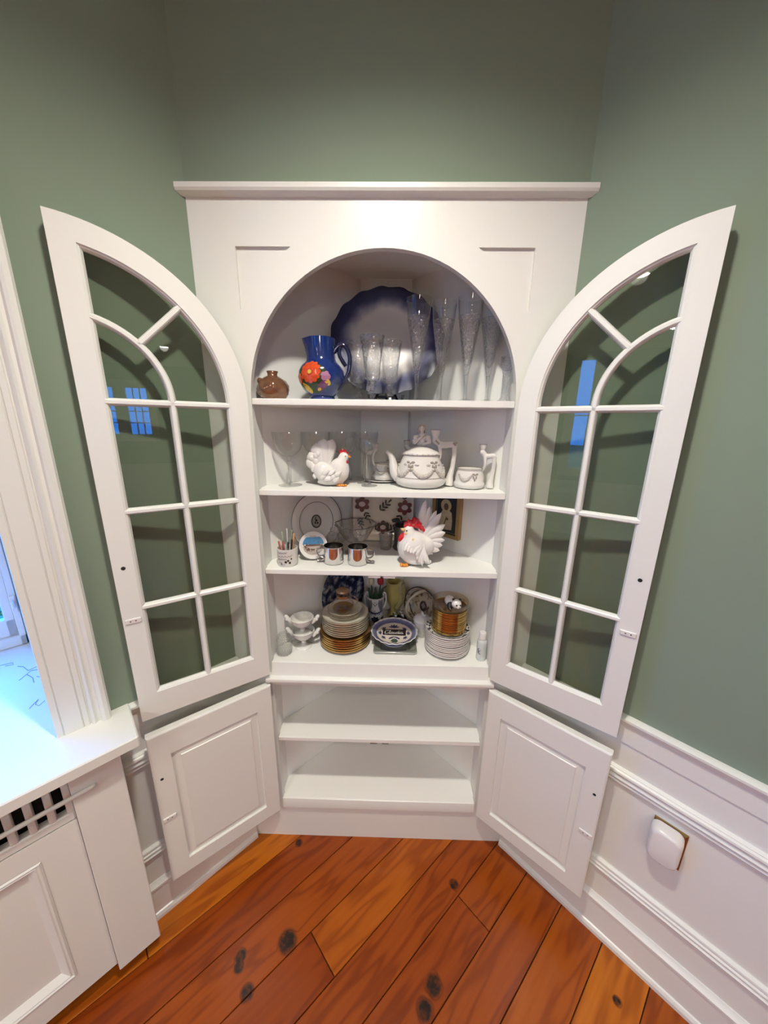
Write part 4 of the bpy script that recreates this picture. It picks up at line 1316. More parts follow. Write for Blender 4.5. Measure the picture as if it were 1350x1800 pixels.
bb = mesh_object('lady_bust', blob_mesh(bust, 0.0014, 3), M['porcelain'], lid)
hr = [ell_g((0, 0.0015, 0.1755), (0.0098, 0.0095, 0.0090)), ell_g((0, 0.005, 0.168), (0.0095, 0.006, 0.010))]
for s in (-1, 1):
    for k in range(4):
        hr.append(ell_g((s * (0.0090 + 0.0012 * math.sin(k * 2)), -0.001 + 0.001 * k, 0.176 - 0.0048 * k), (0.0036, 0.0040, 0.0036), 8, 6))
mesh_object('hair', blob_mesh(hr, 0.0011, 1), mat('grey_blonde_hair_glaze', (0.42, 0.36, 0.27), 0.25, noise=0.2, nscale=300), lid)
fc = MB()
for s in (-1, 1): fc.add(*ell_g((s * 0.0030, -0.0096, 0.1725), (0.0009, 0.0005, 0.0006), 6, 4))
fc.add(*ell_g((0, -0.0098, 0.1672), (0.0014, 0.0005, 0.0005), 6, 4))
fc.build('face_paint', M['grey_luster'], lid, 180)
g = MB()
for s in (-1, 1):
    g.add(*tube_g(smooth_path([(s * 0.012, -0.006, 0.155), (s * 0.006, -0.012, 0.150), (0, -0.0125, 0.145)], 4), 0.0013, 6))
g.build('bodice_trim', M['luster'], lid, 180)
MB().add(*tube_g(smooth_path([(-0.058, 0, 0.022), (-0.076, 0, 0.036), (-0.083, 0, 0.058), (-0.087, 0, 0.080), (-0.095, 0, 0.096), (-0.106, 0, 0.104)], 4), [0.022 - 0.0165 * (i / 20) ** 0.7 for i in range(21)], 14)).build('spout', M['porcelain'], t, 60)
g = MB()
for y in (-1, 1):
    g.add(*tube_g(smooth_path([(-0.068, y * 0.016, 0.026), (-0.079, y * 0.0135, 0.040), (-0.085, y * 0.0105, 0.060), (-0.089, y * 0.0085, 0.080)], 5), 0.0016, 6))
g.build('spout_line', M['grey_luster'], t, 60)
mesh_object('handle', blob_mesh(figure_handle(0.98, lambda p: p + Vector((0.043, 0, 0.0))), 0.0016, 3), M['porcelain'], t)
LT('cup_rim', [(0.0138, 0.168), (0.0152, 0.1685), (0.0150, 0.170), (0.0136, 0.1698)], M['grey_luster'], t, 24, 180, loc=(0.041, 0, 0.0))
g = MB()
for p in ((0.046, -0.010, 0.133), (0.050, -0.010, 0.129), (0.095, -0.0095, 0.130), (0.099, -0.0095, 0.126), (0.102, -0.0095, 0.131), (0.042, -0.0105, 0.137)):
    g.add(*ell_g(p, (0.0030, 0.0016, 0.0030), 8, 6))
g.build('drapery_detail', M['grey_luster'], t, 180)
for s0, s1 in ((-0.042, 0.030), (0.030, 0.095), (-0.110, -0.042)):
    garland(tp, FACE + 0.1, s0, s1, 0.064, 0.026, 1.0, 15).build('garland', M['luster'], t, 180)
for s in (-0.042, 0.030):
    bow(tp, FACE + 0.1, s, 0.074, 1.0).build('bow', M['grey_luster'], t, 180)
    g = MB(); pr_ = tp
    for ds in (-0.012, 0.012):
        rr_ = prof_r(tp, 0.070); a = FACE + 0.1 + (s + ds * 1.6) / rr_
        g.add(*ell_g((rr_ * math.cos(a), rr_ * math.sin(a), 0.070), (0.007, 0.003, 0.0035), 8, 6, Euler((0, 0, a + PI / 2)).to_matrix()))
    g.build('ribbon', M['luster'], t, 180)

def small_pot(name, label, cat, loc, sc, flip, seg=48, rz=0.0):
    t = thing(name, label, cat, loc, rz, 'pieces of the white figural tea service')
    q = [(0.0, 0.0), (0.036, 0.0), (0.043, 0.003), (0.0465, 0.010), (0.0465, 0.017), (0.0425, 0.022), (0.0425, 0.034), (0.040, 0.046), (0.037, 0.054), (0.039, 0.0595)]
    q = [(r * sc, z * sc) for r, z in q]
    LT('body', q + [(q[-1][0] - 0.0025, q[-1][1]), (q[-2][0] - 0.003, q[-2][1]), (q[-4][0] - 0.003, q[-4][1]), (0, 0.006)], M['porcelain'], t, seg, 40)
    s = -1 if flip else 1
    h = figure_handle(0.78 * sc, lambda p: Vector((s * (p.x * 0.74 + 0.035 * sc), p.y, p.z * 0.985)))
    mesh_object('handle', blob_mesh(h, 0.0014, 3), M['porcelain'], t)
    LT('cup_rim', [(0.0108 * sc, 0.131 * sc), (0.0120 * sc, 0.1315 * sc), (0.0118 * sc, 0.1325 * sc), (0.0106 * sc, 0.1325 * sc)], M['grey_luster'], t, 20, 180, loc=(s * 0.0338 * sc, 0, 0))
    garland(q, FACE - 0.3, -0.020 * sc, 0.020 * sc, 0.043 * sc, 0.014 * sc, 0.75 * sc, 11).build('garland', M['luster'], t, 180)
    bow(q, FACE - 0.3, 0.030 * sc, 0.044 * sc, 0.75 * sc).build('bow', M['grey_luster'], t, 180)
    LT('rim_line', [(q[-1][0] - 0.0012, q[-1][1]), (q[-1][0] + 0.0004, q[-1][1] + 0.0002), (q[-1][0] - 0.0002, q[-1][1] + 0.0012), (q[-1][0] - 0.0022, q[-1][1] + 0.0008)], M['grey_luster'], t, seg, 180)
    return t
small_pot('creamer', 'small white creamer with bending figure handle, beside the teapot', 'creamer', (0.262, 0.088, T2), 0.98, False, 48, -0.25)
small_pot('sugar_bowl', 'white porcelain bowl with figure handle, farthest back behind the teapot spout', 'bowl', (0.047, 0.278, T2 + 0.0004), 0.98, False)
t = thing('saucer', 'white saucer under the teacup beside the teapot spout', 'saucer', (-0.004, 0.186, T2))
LT('dish', [(0, 0.0), (0.030, 0.0), (0.034, 0.0012), (0.050, 0.0035), (0.059, 0.0070), (0.0585, 0.0085), (0.052, 0.0052), (0.032, 0.0040), (0, 0.0038)], M['porcelain'], t, 40, 40)
small_pot('teacup', 'octagonal white teacup with garland on its saucer, beside the cordial glass', 'teacup', (0.004, 0.184, T2 + 0.0062), 0.88, True, 8)

# ---------------------------------------------------------------- third shelf
T3 = Z3 + 0.0002
t = thing('pen_mug', 'white mug with dark handwriting, filled with pens, at the shelf end', 'mug', (-0.290, 0.046, T3))
pm = [(0, 0), (0.028, 0), (0.0305, 0.003), (0.031, 0.008), (0.031, 0.054)]
LT('body', pm + [(0.0285, 0.0545), (0.028, 0.006), (0, 0.005)], M['porcelain'], t, 40, 40)
MB().add(*tube_g(smooth_path([(-0.008, 0.029, 0.044), (-0.012, 0.046, 0.042), (-0.013, 0.050, 0.028), (-0.011, 0.044, 0.014), (-0.008, 0.029, 0.011)], 4), 0.0036, 8)).build('handle', M['porcelain'], t, 60)
sfm = on_lathe(pm, FACE - 0.1, 0.0004)
ink = MB()
for row, z, a0, a1 in ((0, 0.044, -0.020, 0.010), (1, 0.033, -0.024, 0.026), (2, 0.024, -0.022, 0.008)):
    pts = []
    n = 60
    for i in range(n):
        u = i / (n - 1)
        pts.append((a0 + (a1 - a0) * u + 0.0012 * math.sin(i * 1.3), z + 0.0030 * math.sin(i * 0.83 + row) * math.cos(i * 0.27) + 0.002 * u))
    stroke(ink, pts, 0.0009, sfm)
for x, z, r in ((0.006, 0.017, 0.0045), (0.013, 0.021, 0.0038), (0.018, 0.014, 0.0042), (0.023, 0.026, 0.003), (-0.008, 0.012, 0.0025)):
    decal(ink, petal(5, r, 0.35, 24), (x, z), sfm)
stroke(ink, smooth_path([(-0.020, 0.011), (-0.012, 0.015), (-0.005, 0.010), (-0.012, 0.007), (0.004, 0.009)], 6), 0.0009, sfm)
ink.build('printed_script', M['black'], t)
pens = [('red', (0.42, 0.10, 0.09), -0.016, -0.012, -0.010, 0.078), ('red and grey', (0.40, 0.09, 0.09), -0.004, -0.016, -0.006, 0.080), ('grey', (0.10, 0.09, 0.09), 0.006, -0.012, 0.004, 0.076), ('black', (0.03, 0.03, 0.03), 0.012, -0.006, 0.012, 0.082),
        ('orange', (0.60, 0.30, 0.14), 0.016, 0.000, 0.015, 0.100), ('pale green', (0.30, 0.36, 0.24), -0.010, 0.004, -0.010, 0.102), ('clear', (0.50, 0.52, 0.48), 0.000, 0.008, -0.001, 0.112), ('olive', (0.22, 0.24, 0.16), 0.009, 0.010, 0.010, 0.106)]
for nm, c, x, y, lx, top in pens:
    b = Vector((x * 0.72, y * 0.72, 0.0065)); tp_ = Vector((x + lx * 0.5, y * 1.1, top))
    p = thing('pen', '%s pen standing in the white mug with handwriting' % nm, 'pen', (-0.290 + b.x, 0.046 + b.y, T3 + b.z), 0, 'pens in the mug')
    d = tp_ - b
    pmx = mat('pen_' + nm.replace(' ', '_'), c, 0.3)
    MB().add(*tube_g([(0, 0, 0), tuple(d * 0.72)], 0.0026, 8)).build('barrel', pmx, p, 60)
    MB().add(*tube_g([tuple(d * 0.72), tuple(d * 0.98), tuple(d)], [0.0029, 0.0028, 0.0012], 8)).build('cap', M['black'] if c[0] < 0.2 else pmx, p, 60)

# white crest plate leaning on the angled side of the cabinet
def plate_at(name, label, cat, c, yaw, lean_deg, group=None):
    return thing(name, label, cat, c, (math.radians(90 - lean_deg), 0, yaw), group)
t = plate_at('crest_plate', 'large white plate with grey rings and an oval crest, leaning upright', 'plate', (-0.225, 0.165, Z3 + 0.1045), math.radians(45), 9)
pr = [(0, 0.0), (0.058, 0.0), (0.066, 0.004), (0.098, 0.010), (0.099, 0.0115), (0.097, 0.0125), (0.066, 0.0065), (0.058, 0.003), (0, 0.003)]
LT('dish', pr, M['porcelain'], t, 56, 40)
M['ringgrey'] = mat('grey_ring_print', (0.16, 0.155, 0.14), 0.3)
LT('rim_line', [(0.0960, 0.0120), (0.0985, 0.0125), (0.0985, 0.0131), (0.0960, 0.0128)], M['ringgrey'], t, 56, 180)
LT('inner_line', [(0.0645, 0.0062), (0.0662, 0.0068), (0.0662, 0.0073), (0.0645, 0.0068)], M['ringgrey'], t, 56, 180)
g = MB(); fl_ = lambda z: (lambda x, y: (x, y, z))
decal(g, petal(2, 0.020, 0.0, 32, sy=1.15), (0, 0), fl_(0.0033), rings=1); g.build('crest', mat('crest_dark_print', (0.05, 0.042, 0.030), 0.3), t)
g = MB(); decal(g, petal(2, 0.0155, 0.0, 32, sy=1.18), (0, 0), fl_(0.0035), 0, 1)
g.build('crest_field', mat('crest_grey_print', (0.30, 0.28, 0.24), 0.3), t)
g = MB()
for x, y, r in ((0, 0.003, 0.005), (0.004, -0.006, 0.004), (-0.005, -0.004, 0.004)): decal(g, petal(3, r, 0.4, 18), (x, y), fl_(0.0038), 0, 1)
decal(g, leaf2(0.012, 0.004, 1.2), (-0.004, 0.005), fl_(0.0038), 0, 1)
g.build('crest_figure', M['dark'], t)

# small souvenir plate
t = plate_at('souvenir_plate', 'small round souvenir plate with a blue sky and camel scene', 'plate', (-0.219, 0.090, Z3 + 0.0465), math.radians(12), 16)
LT('dish', [(0, 0), (0.030, 0.0), (0.034, 0.002), (0.0435, 0.006), (0.0440, 0.0075), (0.042, 0.008), (0.034, 0.0045), (0, 0.003)], M['porcelain'], t, 44, 40)
sk = MB(); R0 = 0.0335
zf = 0.0036
zc_ = lambda l: (lambda x, y: (x, y, 0.003 + l + 0.0015 * math.hypot(x, y) / 0.034))
upper = [(R0 * math.cos(a), R0 * math.sin(a)) for a in [0.10 + (PI - 0.2) * i / 20 for i in range(21)]]
upper = [(x, min(y, 0.026)) for x, y in upper]
decal(sk, upper, (0, 0), zc_(0.0004), 0, 4); sk.build('painted_sky', mat('plate_sky_blue', (0.02, 0.17, 0.36), 0.3, noise=0.15, nscale=80), t)
lowr = [(R0 * math.cos(a), R0 * math.sin(a) * 0.95) for a in [-0.1 - (PI - 0.2) * i / 20 for i in range(21)]]
sk = MB(); decal(sk, lowr, (0, 0), zc_(0.0004), 0, 4); sk.build('painted_sand', mat('plate_sand', (0.42, 0.36, 0.31), 0.3, noise=0.3, nscale=150), t)
M['camel'] = mat('camel_brown_print', (0.10, 0.045, 0.030), 0.3, noise=0.5, nscale=200)
rc_ = random.Random(5)
for i, (x, y, s) in enumerate(((-0.022, -0.004, 0.9), (-0.010, -0.001, 1.1), (0.003, 0.000, 1.2), (0.016, -0.001, 1.1), (0.026, -0.004, 0.8), (-0.016, -0.014, 0.8), (-0.002, -0.013, 0.9))):
    g = MB()
    decal(g, petal(2, 0.0075 * s, 0.0, 16, sy=0.6), (x, y), zc_(0.0008), 0, 1)
    decal(g, petal(2, 0.0035 * s, 0.0, 12), (x + 0.001, y + 0.005 * s), zc_(0.0008), 0, 1)
    stroke(g, [(x - 0.006 * s, y), (x - 0.009 * s, y + 0.007 * s), (x - 0.0115 * s, y + 0.0085 * s)], 0.0022 * s, zc_(0.0008))
    for lx in (-0.005, -0.002, 0.003, 0.006):
        stroke(g, [(x + lx * s, y), (x + lx * s * 1.1, y - 0.010 * s)], 0.0013 * s, zc_(0.0008))
    if i < 4: stroke(g, [(x + 0.001, y + 0.006 * s), (x - 0.001, y + 0.012 * s)], 0.0025 * s, zc_(0.0008))
    g.build('painted_camel', M['camel'], t)
g = MB()
for k in range(7): stroke(g, [(-0.0105 + k * 0.003, 0.0285), (-0.0090 + k * 0.003, 0.0285 + 0.0006 * (k % 2))], 0.0022, zc_(0.0009))
g.build('lettering', M['black'], t)
g = MB(); stroke(g, smooth_path([(-0.004, -0.027), (0.004, -0.025), (0.012, -0.026), (0.020, -0.021)], 5), 0.0012, zc_(0.0009)); g.build('signature', M['black'], t)

# steel mugs
def steel_mug(label, loc, s):
    t = thing('steel_mug', label, 'mug', loc, 0, 'polished steel mugs')
    LT('body', [(0, 0), (0.0285, 0), (0.0305, 0.002), (0.031, 0.005), (0.031, 0.054), (0.032, 0.0555), (0.0315, 0.0565), (0.0298, 0.0558), (0.0296, 0.006), (0, 0.004)], M['steel'], t, 48, 30)
    MB().add(*tube_g([(s * x, -0.006, z) for x, z in smooth_path([(0.030, 0.048), (0.044, 0.047), (0.052, 0.040), (0.049, 0.028), (0.040, 0.021), (0.030, 0.018), (0.034, 0.012), (0.044, 0.008), (0.052, 0.010)], 4)], 0.0021, 8, True, 2.2)).build('handle', M['steel'], t, 60)
    return t
steel_mug('polished steel mug with its handle towards the souvenir plate', (-0.150, 0.066, T3), -1)
steel_mug('polished steel mug with its handle towards the white rooster', (-0.074, 0.062, T3), 1)

# glass things behind them
t = thing('glass_bowl', 'footed clear pressed glass bowl with scalloped rim behind the steel mugs', 'bowl', (-0.089, 0.150, T3))
gb = [(0.012, 0.034), (0.026, 0.040), (0.042, 0.056), (0.054, 0.076), (0.062, 0.095), (0.068, 0.103)]
wav = lambda a, z, r: r * (1 + 0.035 * math.sin(11 * a) * max(0, (z - 0.05) / 0.05)) if z > 0.05 else r
bo = LT('bowl', shell(gb, 0.0022), M['pressed'], t, 88, 60, wav)
LT('rim_edge', [(0.0668, 0.1022), (0.0690, 0.1030), (0.0686, 0.1050), (0.0662, 0.1044)], mat('dark_glass_edge', (0.13, 0.11, 0.09), 0.1, coat=1.0), t, 88, 180, lambda a, z, r: r * (1 + 0.035 * math.sin(11 * a)))
LT('pedestal', [(0, 0), (0.036, 0), (0.037, 0.003), (0.022, 0.008), (0.011, 0.016), (0.010, 0.024), (0.014, 0.033), (0, 0.0335)], M['crystal'], t, 24, 30)
t = thing('glass_cup', 'small cut glass cup standing before the crest plate', 'cup', (-0.163, 0.132, T3))
LT('body', shell([(0, 0), (0.016, 0), (0.019, 0.006), (0.0215, 0.03), (0.022, 0.055), (0.020, 0.068)], 0.002), M['pressed'], t, 24, 30)
LT('knob', [(0, 0.0685), (0.019, 0.069), (0.014, 0.076), (0.006, 0.080), (0.009, 0.087), (0.007, 0.092), (0, 0.093)], M['crystal'], t, 12, 30)
t = thing('cut_tumbler', 'small cut glass tumbler between the bowl and the pewter tankard', 'tumbler', (0.012, 0.196, T3))
LT('body', shell([(0, 0), (0.019, 0), (0.0205, 0.003), (0.0225, 0.03), (0.024, 0.054)], 0.002), M['crystal'], t, 16, 30, lambda a, z, r: r * (1 + 0.05 * abs(math.sin(6 * a + z * 110))) if z > 0.004 else r)

# flowered cream tray at the back
M['cream'] = mat('cream_glaze', (0.66, 0.56, 0.46), 0.2, noise=0.05, nscale=25, coat=0.4)
M['flower_red'] = mat('dark_red_print', (0.115, 0.008, 0.010), 0.25, coat=0.2); M['flower_pink'] = mat('pink_print', (0.62, 0.44, 0.42), 0.25); M['leaf_black'] = mat('brown_black_leaf_print', (0.020, 0.012, 0.010), 0.25)
t = thing('flowered_platter', 'cream platter with dark red flowers and black leaves, upright at the back', 'platter', (0.0, 0.292, Z3 + 0.108), (math.radians(84), 0, 0))
def rr2(w, h, r, n=7): return rrect(w, h, r, n)
lo = []
for ins, z in ((0.0, 0.010), (0.0, 0.0118), (0.004, 0.0125), (0.018, 0.006), (0.024, 0.004), (0.05, 0.004)):
    lo.append([(x, y, z) for x, y in rrect(0.111 - ins, 0.106 - ins, max(0.006, 0.032 - ins * 0.5))])
lo = [[(x, y, z) for x, y in rrect(0.085, 0.080, 0.02)] for z in (0.0,)] + lo
MB().add(*stack_loops(lo)).build('dish', M['cream'], t, 40)
def tray_flower(x, y, s):
    g = MB(); decal(g, petal(6, 0.029 * s, 0.34, 60, 0.5), (x, y), fl_(0.0128 if abs(x) > 0.07 else 0.0128), 0, 2)
    fo = g.build('printed_flower', M['flower_red'], t)
    g = MB(); decal(g, petal(2, 0.012 * s, 0, 24, sy=0.8), (x, y), fl_(0.0133), 0, 1); g.build('flower_eye', M['flower_pink'], fo)
tray_flower(-0.078, 0.030, 1.0); tray_flower(0.079, 0.020, 1.0); tray_flower(0.0, -0.055, 0.9)
lv = MB(); L = fl_(0.0131)
def sprig(x, y, ang, n=3, s=1.0):
    stroke(lv, [(x, y), (x + 0.042 * s * math.cos(ang), y + 0.042 * s * math.sin(ang))], 0.0014, L)
    for i in range(n):
        px_, py_ = x + 0.014 * s * i * math.cos(ang), y + 0.014 * s * i * math.sin(ang)
        for sd in (-1, 1): decal(lv, leaf2(0.020 * s, 0.0088 * s, ang + sd * 0.75), (px_, py_), L, 0, 1)
    decal(lv, leaf2(0.018 * s, 0.008 * s, ang), (x + 0.040 * s * math.cos(ang), y + 0.040 * s * math.sin(ang)), L, 0, 1)
sprig(-0.012, 0.010, 0.75); sprig(-0.066, 0.000, -1.1, 2, 0.8); sprig(-0.035, 0.066, 2.2, 2, 0.7); sprig(0.075, 0.050, 1.3, 2, 0.7); sprig(0.066, -0.010, -2.2, 3, 0.9); sprig(0.045, -0.070, 2.6, 3); sprig(-0.03, -0.062, 0.5, 3, 0.9); sprig(-0.088, -0.02, -1.3, 3, 0.8); sprig(0.02, 0.07, 1.0, 2, 0.6)
lv.build('printed_leaf_sprays', M['leaf_black'], t)

t = thing('tankard', 'grey pewter tankard with dark lid, standing behind the white rooster', 'tankard', (0.078, 0.205, T3))
tk = [(0, 0), (0.041, 0), (0.0425, 0.004), (0.040, 0.009), (0.0375, 0.015), (0.036, 0.06), (0.035, 0.080), (0.0362, 0.083)]
LT('body', tk + [(0.033, 0.083), (0.032, 0.02), (0, 0.01)], M['pewter'], t, 40, 30)
LT('lid', [(0.0366, 0.0835), (0.038, 0.086), (0.034, 0.091), (0.020, 0.096), (0.006, 0.099), (0, 0.0995)], mat('dark_pewter_lid', (0.05, 0.05, 0.05), 0.25, metal=0.9), t, 40, 40)
MB().add(*tube_g(smooth_path([(0.034, 0.0, 0.078), (0.060, 0.0, 0.076), (0.066, 0, 0.050), (0.056, 0, 0.022), (0.038, 0, 0.018)], 4), 0.0042, 8)).build('handle', M['pewter'], t, 60)
MB().add(*tube_g(smooth_path([(-0.020, -0.004, 0.094), (-0.034, -0.006, 0.104), (-0.046, -0.007, 0.101)], 4), [0.005] * 9, 8)).build('thumb_piece', M['black'], t, 60)

# white rooster
t = thing('rooster_figurine', 'white ceramic rooster figurine with big red comb and spread tail', 'figurine', (0.118, 0.066, T3))
bd = [ell_g((-0.018, 0, 0.056), (0.052, 0.042, 0.054)), ell_g((-0.010, 0, 0.018), (0.042, 0.036, 0.018)), ell_g((0.012, 0, 0.060), (0.036, 0.032, 0.034)), tube_g([(-0.026, -0.002, 0.072), (-0.032, -0.004, 0.095), (-0.034, -0.005, 0.110)], [0.034, 0.024, 0.018], 16), ell_g((-0.035, -0.005, 0.112), (0.0175, 0.016, 0.017)),
      ell_g((0.024, 0, 0.008), (0.018, 0.016, 0.008))]
mesh_object('body', blob_mesh(bd, 0.003, 5), M['ceramic'], t)
tips = [((0.013, 0.206), 0.011, 0.03, 0.000), ((0.027, 0.186), 0.011, 0.02, 0.003), ((0.048, 0.172), 0.010, 0.02, 0.004), ((0.062, 0.167), 0.011, 0.02, -0.004), ((0.060, 0.146), 0.009, 0.0, 0.006), ((0.075, 0.132), 0.012, 0.02, -0.006),
        ((0.077, 0.107), 0.012, 0.02, -0.008), ((0.076, 0.083), 0.011, 0.0, -0.009), ((0.070, 0.066), 0.012, -0.03, -0.010), ((0.062, 0.048), 0.012, -0.04, -0.010), ((0.041, 0.037), 0.010, -0.06, -0.012)]
for tip, w, bend, y in tips:
    MB().add(*feather((0.004, 0.072), tip, w * 1.15, 0.45, bend, 0.62, 0.0, y, 10)).build('tail_feather', M['ceramic'], t, 180)
for tip, w in (((-0.012, 0.040), 0.0075), ((-0.010, 0.028), 0.007), ((-0.001, 0.017), 0.007), ((0.008, 0.010), 0.007), ((0.020, 0.020), 0.0065), ((0.029, 0.016), 0.0065), ((-0.020, 0.052), 0.006)):
    MB().add(*feather((0.010, 0.074), tip, w * 1.15, 0.6, -0.08, 0.6, -0.030, -0.0455, 8)).build('wing_feather', M['ceramic'], t, 180)
for k in range(5):
    MB().add(*feather((-0.030 + 0.004 * k, 0.086 - 0.004 * k), (-0.050 + 0.010 * k, 0.056 - 0.003 * k), 0.0075, 0.55, 0.0, 0.6, -0.026, -0.0455)).build('hackle_feather', M['ceramic'], t, 180)
rk = random.Random(11)
cmb = []
for i in range(80):
    u = rk.random(); x = -0.048 + 0.060 * u
    top = 0.027 * math.sin(PI * min(1, u * 1.05)) ** 0.6
    cmb.append(ell_g((x, rk.uniform(-0.011, 0.009), 0.121 - 0.010 * max(0, u - 0.6) * 2.5 + rk.random() * top), (0.0052, 0.0052, 0.0058), 8, 6))
cmb.append(ell_g((-0.022, -0.002, 0.128), (0.024, 0.010, 0.010)))
mesh_object('comb', blob_mesh(cmb, 0.0017, 1), M['red'], t)
MB().add(*tube_g([(-0.048, -0.010, 0.113), (-0.056, -0.012, 0.116), (-0.060, -0.0125, 0.118)], [0.0075, 0.0045, 0.0012], 8)).build('beak', M['gold_tan'], t, 180)
w_ = MB(); w_.add(*ell_g((-0.056, -0.012, 0.090), (0.0095, 0.007, 0.0165), 12, 8, Euler((0, 0.55, 0)).to_matrix())); w_.build('wattle', M['red'], t, 180)
for s in (-1, 1):
    MB().add(*ell_g((-0.042, -0.005 + s * 0.0155, 0.114), (0.0026, 0.0014, 0.0022), 8, 6)).build('eye', M['black'], t, 180)
    MB().add(*ell_g((-0.040, -0.005 + s * 0.0140, 0.104), (0.008, 0.004, 0.006), 10, 7)).build('cheek', M['gold_tan'], t, 180)
MB().add(*ell_g((-0.022, -0.029, 0.084), (0.006, 0.005, 0.010), 10, 7)).build('ear_lobe', M['gold_tan'], t, 180)
ft = MB()
for dx in (-0.008, 0.0, 0.008): ft.add(*ell_g((-0.047 + dx, -0.021 - 0.003 * (dx == 0), 0.0045), (0.0052, 0.011, 0.0043), 8, 6))
ft.build('foot', M['orange'], t, 180)

# little framed icon on the angled side panel
t = thing('framed_icon', 'small gilt-framed dark icon picture hung on the side of the cabinet', 'picture', (0.2185, 0.1925, 1.208), (0, 0, math.radians(-45)))
MB().add(*prism_g([(-0.057, -0.080), (0.057, -0.080), (0.057, 0.080), (-0.057, 0.080)], -0.008, 0.0094, [[(-0.045, -0.068), (0.045, -0.068), (0.045, 0.068), (-0.045, 0.068)]])).build('frame', mat('gilt_wood', (0.34, 0.215, 0.09), 0.4, metal=0.3, noise=0.2, nscale=60), t)
MB().add(*box_g(-0.046, 0.046, -0.002, 0.006, -0.069, 0.069)).build('picture_panel', mat('black_picture_ground', (0.010, 0.012, 0.013), 0.3), t)
M['icon_pale'] = mat('icon_pale_paint', (0.42, 0.35, 0.24), 0.5, noise=0.3, nscale=90); M['icon_gold'] = mat('icon_gold_paint', (0.46, 0.36, 0.20), 0.45, noise=0.15); M['icon_brown'] = mat('icon_brown_paint', (0.10, 0.06, 0.03), 0.5)
fr_ = lambda y: (lambda x, z: (x, y, z))
g = MB(); stroke(g, [(-0.0405, -0.0635), (0.0405, -0.0635), (0.0405, 0.0635), (-0.0405, 0.0635), (-0.0405, -0.0635)], 0.0012, fr_(-0.0023)); g.build('inner_border', M['icon_gold'], t)
g = MB(); decal(g, [(-0.030, -0.058), (0.024, -0.052), (0.026, -0.020), (0.022, 0.008), (0.010, 0.016), (-0.014, 0.014), (-0.026, -0.004)], (0, 0), fr_(-0.0025), 0, 1); g.build('painted_robe', M['icon_pale'], t)
g = MB(); decal(g, petal(2, 0.0215, 0, 32), (-0.002, 0.030), fr_(-0.0029), 0, 1); g.build('painted_halo', M['icon_gold'], t)
g = MB(); decal(g, petal(2, 0.0095, 0, 24, sy=1.3), (-0.001, 0.026), fr_(-0.0032), 0, 1); decal(g, petal(2, 0.006, 0, 16, sy=0.8), (0.004, -0.016), fr_(-0.0031), 0, 1); stroke(g, [(0.002, -0.010), (-0.006, -0.034), (-0.004, -0.052)], 0.004, fr_(-0.0030)); g.build('painted_face', M['icon_brown'], t)

# ---------------------------------------------------------------- counter
T4 = Z4 + 0.0002
t = thing('hobnail_votive', 'clear hobnail glass votive at the counter end, beside the sauce dishes', 'votive holder', (-0.318, 0.041, T4))
pe = [(0, 0), (0.017, 0), (0.021, 0.004), (0.0235, 0.018), (0.024, 0.036), (0.022, 0.056), (0.017, 0.070), (0.010, 0.077)]
pf = [(prof_r(pe, 0.0775 * k / 44), 0.0775 * k / 44) for k in range(1, 44)]
def hob(a, z, r):
    if z < 0.0015: return r
    row = z / 0.0088
    return r + 0.0034 * max(0.0, math.cos(7 * a + PI * (int(row) % 2) / 2) ** 2 * math.sin(PI * (row % 1))) ** 0.8
LT('hobnail_body', [(0, 0), (0.017, 0)] + pf, M['pressed'], t, 112, 60, hob)
LT('lining', [(0.008, 0.075), (0.0145, 0.069), (0.0195, 0.056), (0.0215, 0.036), (0.021, 0.018), (0.0185, 0.006), (0, 0.004)], M['glass'], t, 28, 60)

def sauce_dish(label, loc):
    t = thing('sauce_dish', label, 'dish', loc, 0, 'stacked milk glass sauce dishes')
    o_ = [(0.0, 0.026), (0.010, 0.027), (0.024, 0.034), (0.034, 0.047), (0.0385, 0.062)]
    LT('bowl', shell(o_, 0.0022), M['milk'], t, 44, 60, lambda a, z, r: r)
    LT('foot', [(0, 0), (0.0275, 0), (0.0285, 0.002), (0.026, 0.0045), (0.012, 0.008), (0.007, 0.013), (0.0085, 0.018), (0.006, 0.022), (0.010, 0.0268), (0, 0.0268)], M['milk'], t, 36, 40)
    for s in (-1, 1):
        h = [tube_g([(s * x, y, z) for x, y, z in smooth_path([(0.033, 0, 0.040), (0.044, 0, 0.052), (0.053, 0, 0.066), (0.057, 0, 0.063)], 4)], [0.0055, 0.006, 0.0062, 0.0065, 0.0066, 0.0066, 0.0064, 0.006, 0.0056, 0.005, 0.0045, 0.0038, 0.0028], 10, True, 1.2), ell_g((s * 0.050, -0.002, 0.056), (0.006, 0.008, 0.007), 10, 7), ell_g((s * 0.055, 0.002, 0.064), (0.0048, 0.009, 0.0048), 10, 7), ell_g((s * 0.041, 0, 0.050), (0.008, 0.005, 0.008), 10, 7)]
        mesh_object('scroll_handle', blob_mesh(h, 0.0014, 2), M['milk'], t)
    return t
sd1 = sauce_dish('white footed milk glass dish with scroll handles, lower one of two stacked', (-0.264, 0.082, T4))
again(sd1, 'white footed milk glass dish with scroll handles, upper one of two stacked', (-0.2655, 0.083, T4 + 0.0475), 0.06)

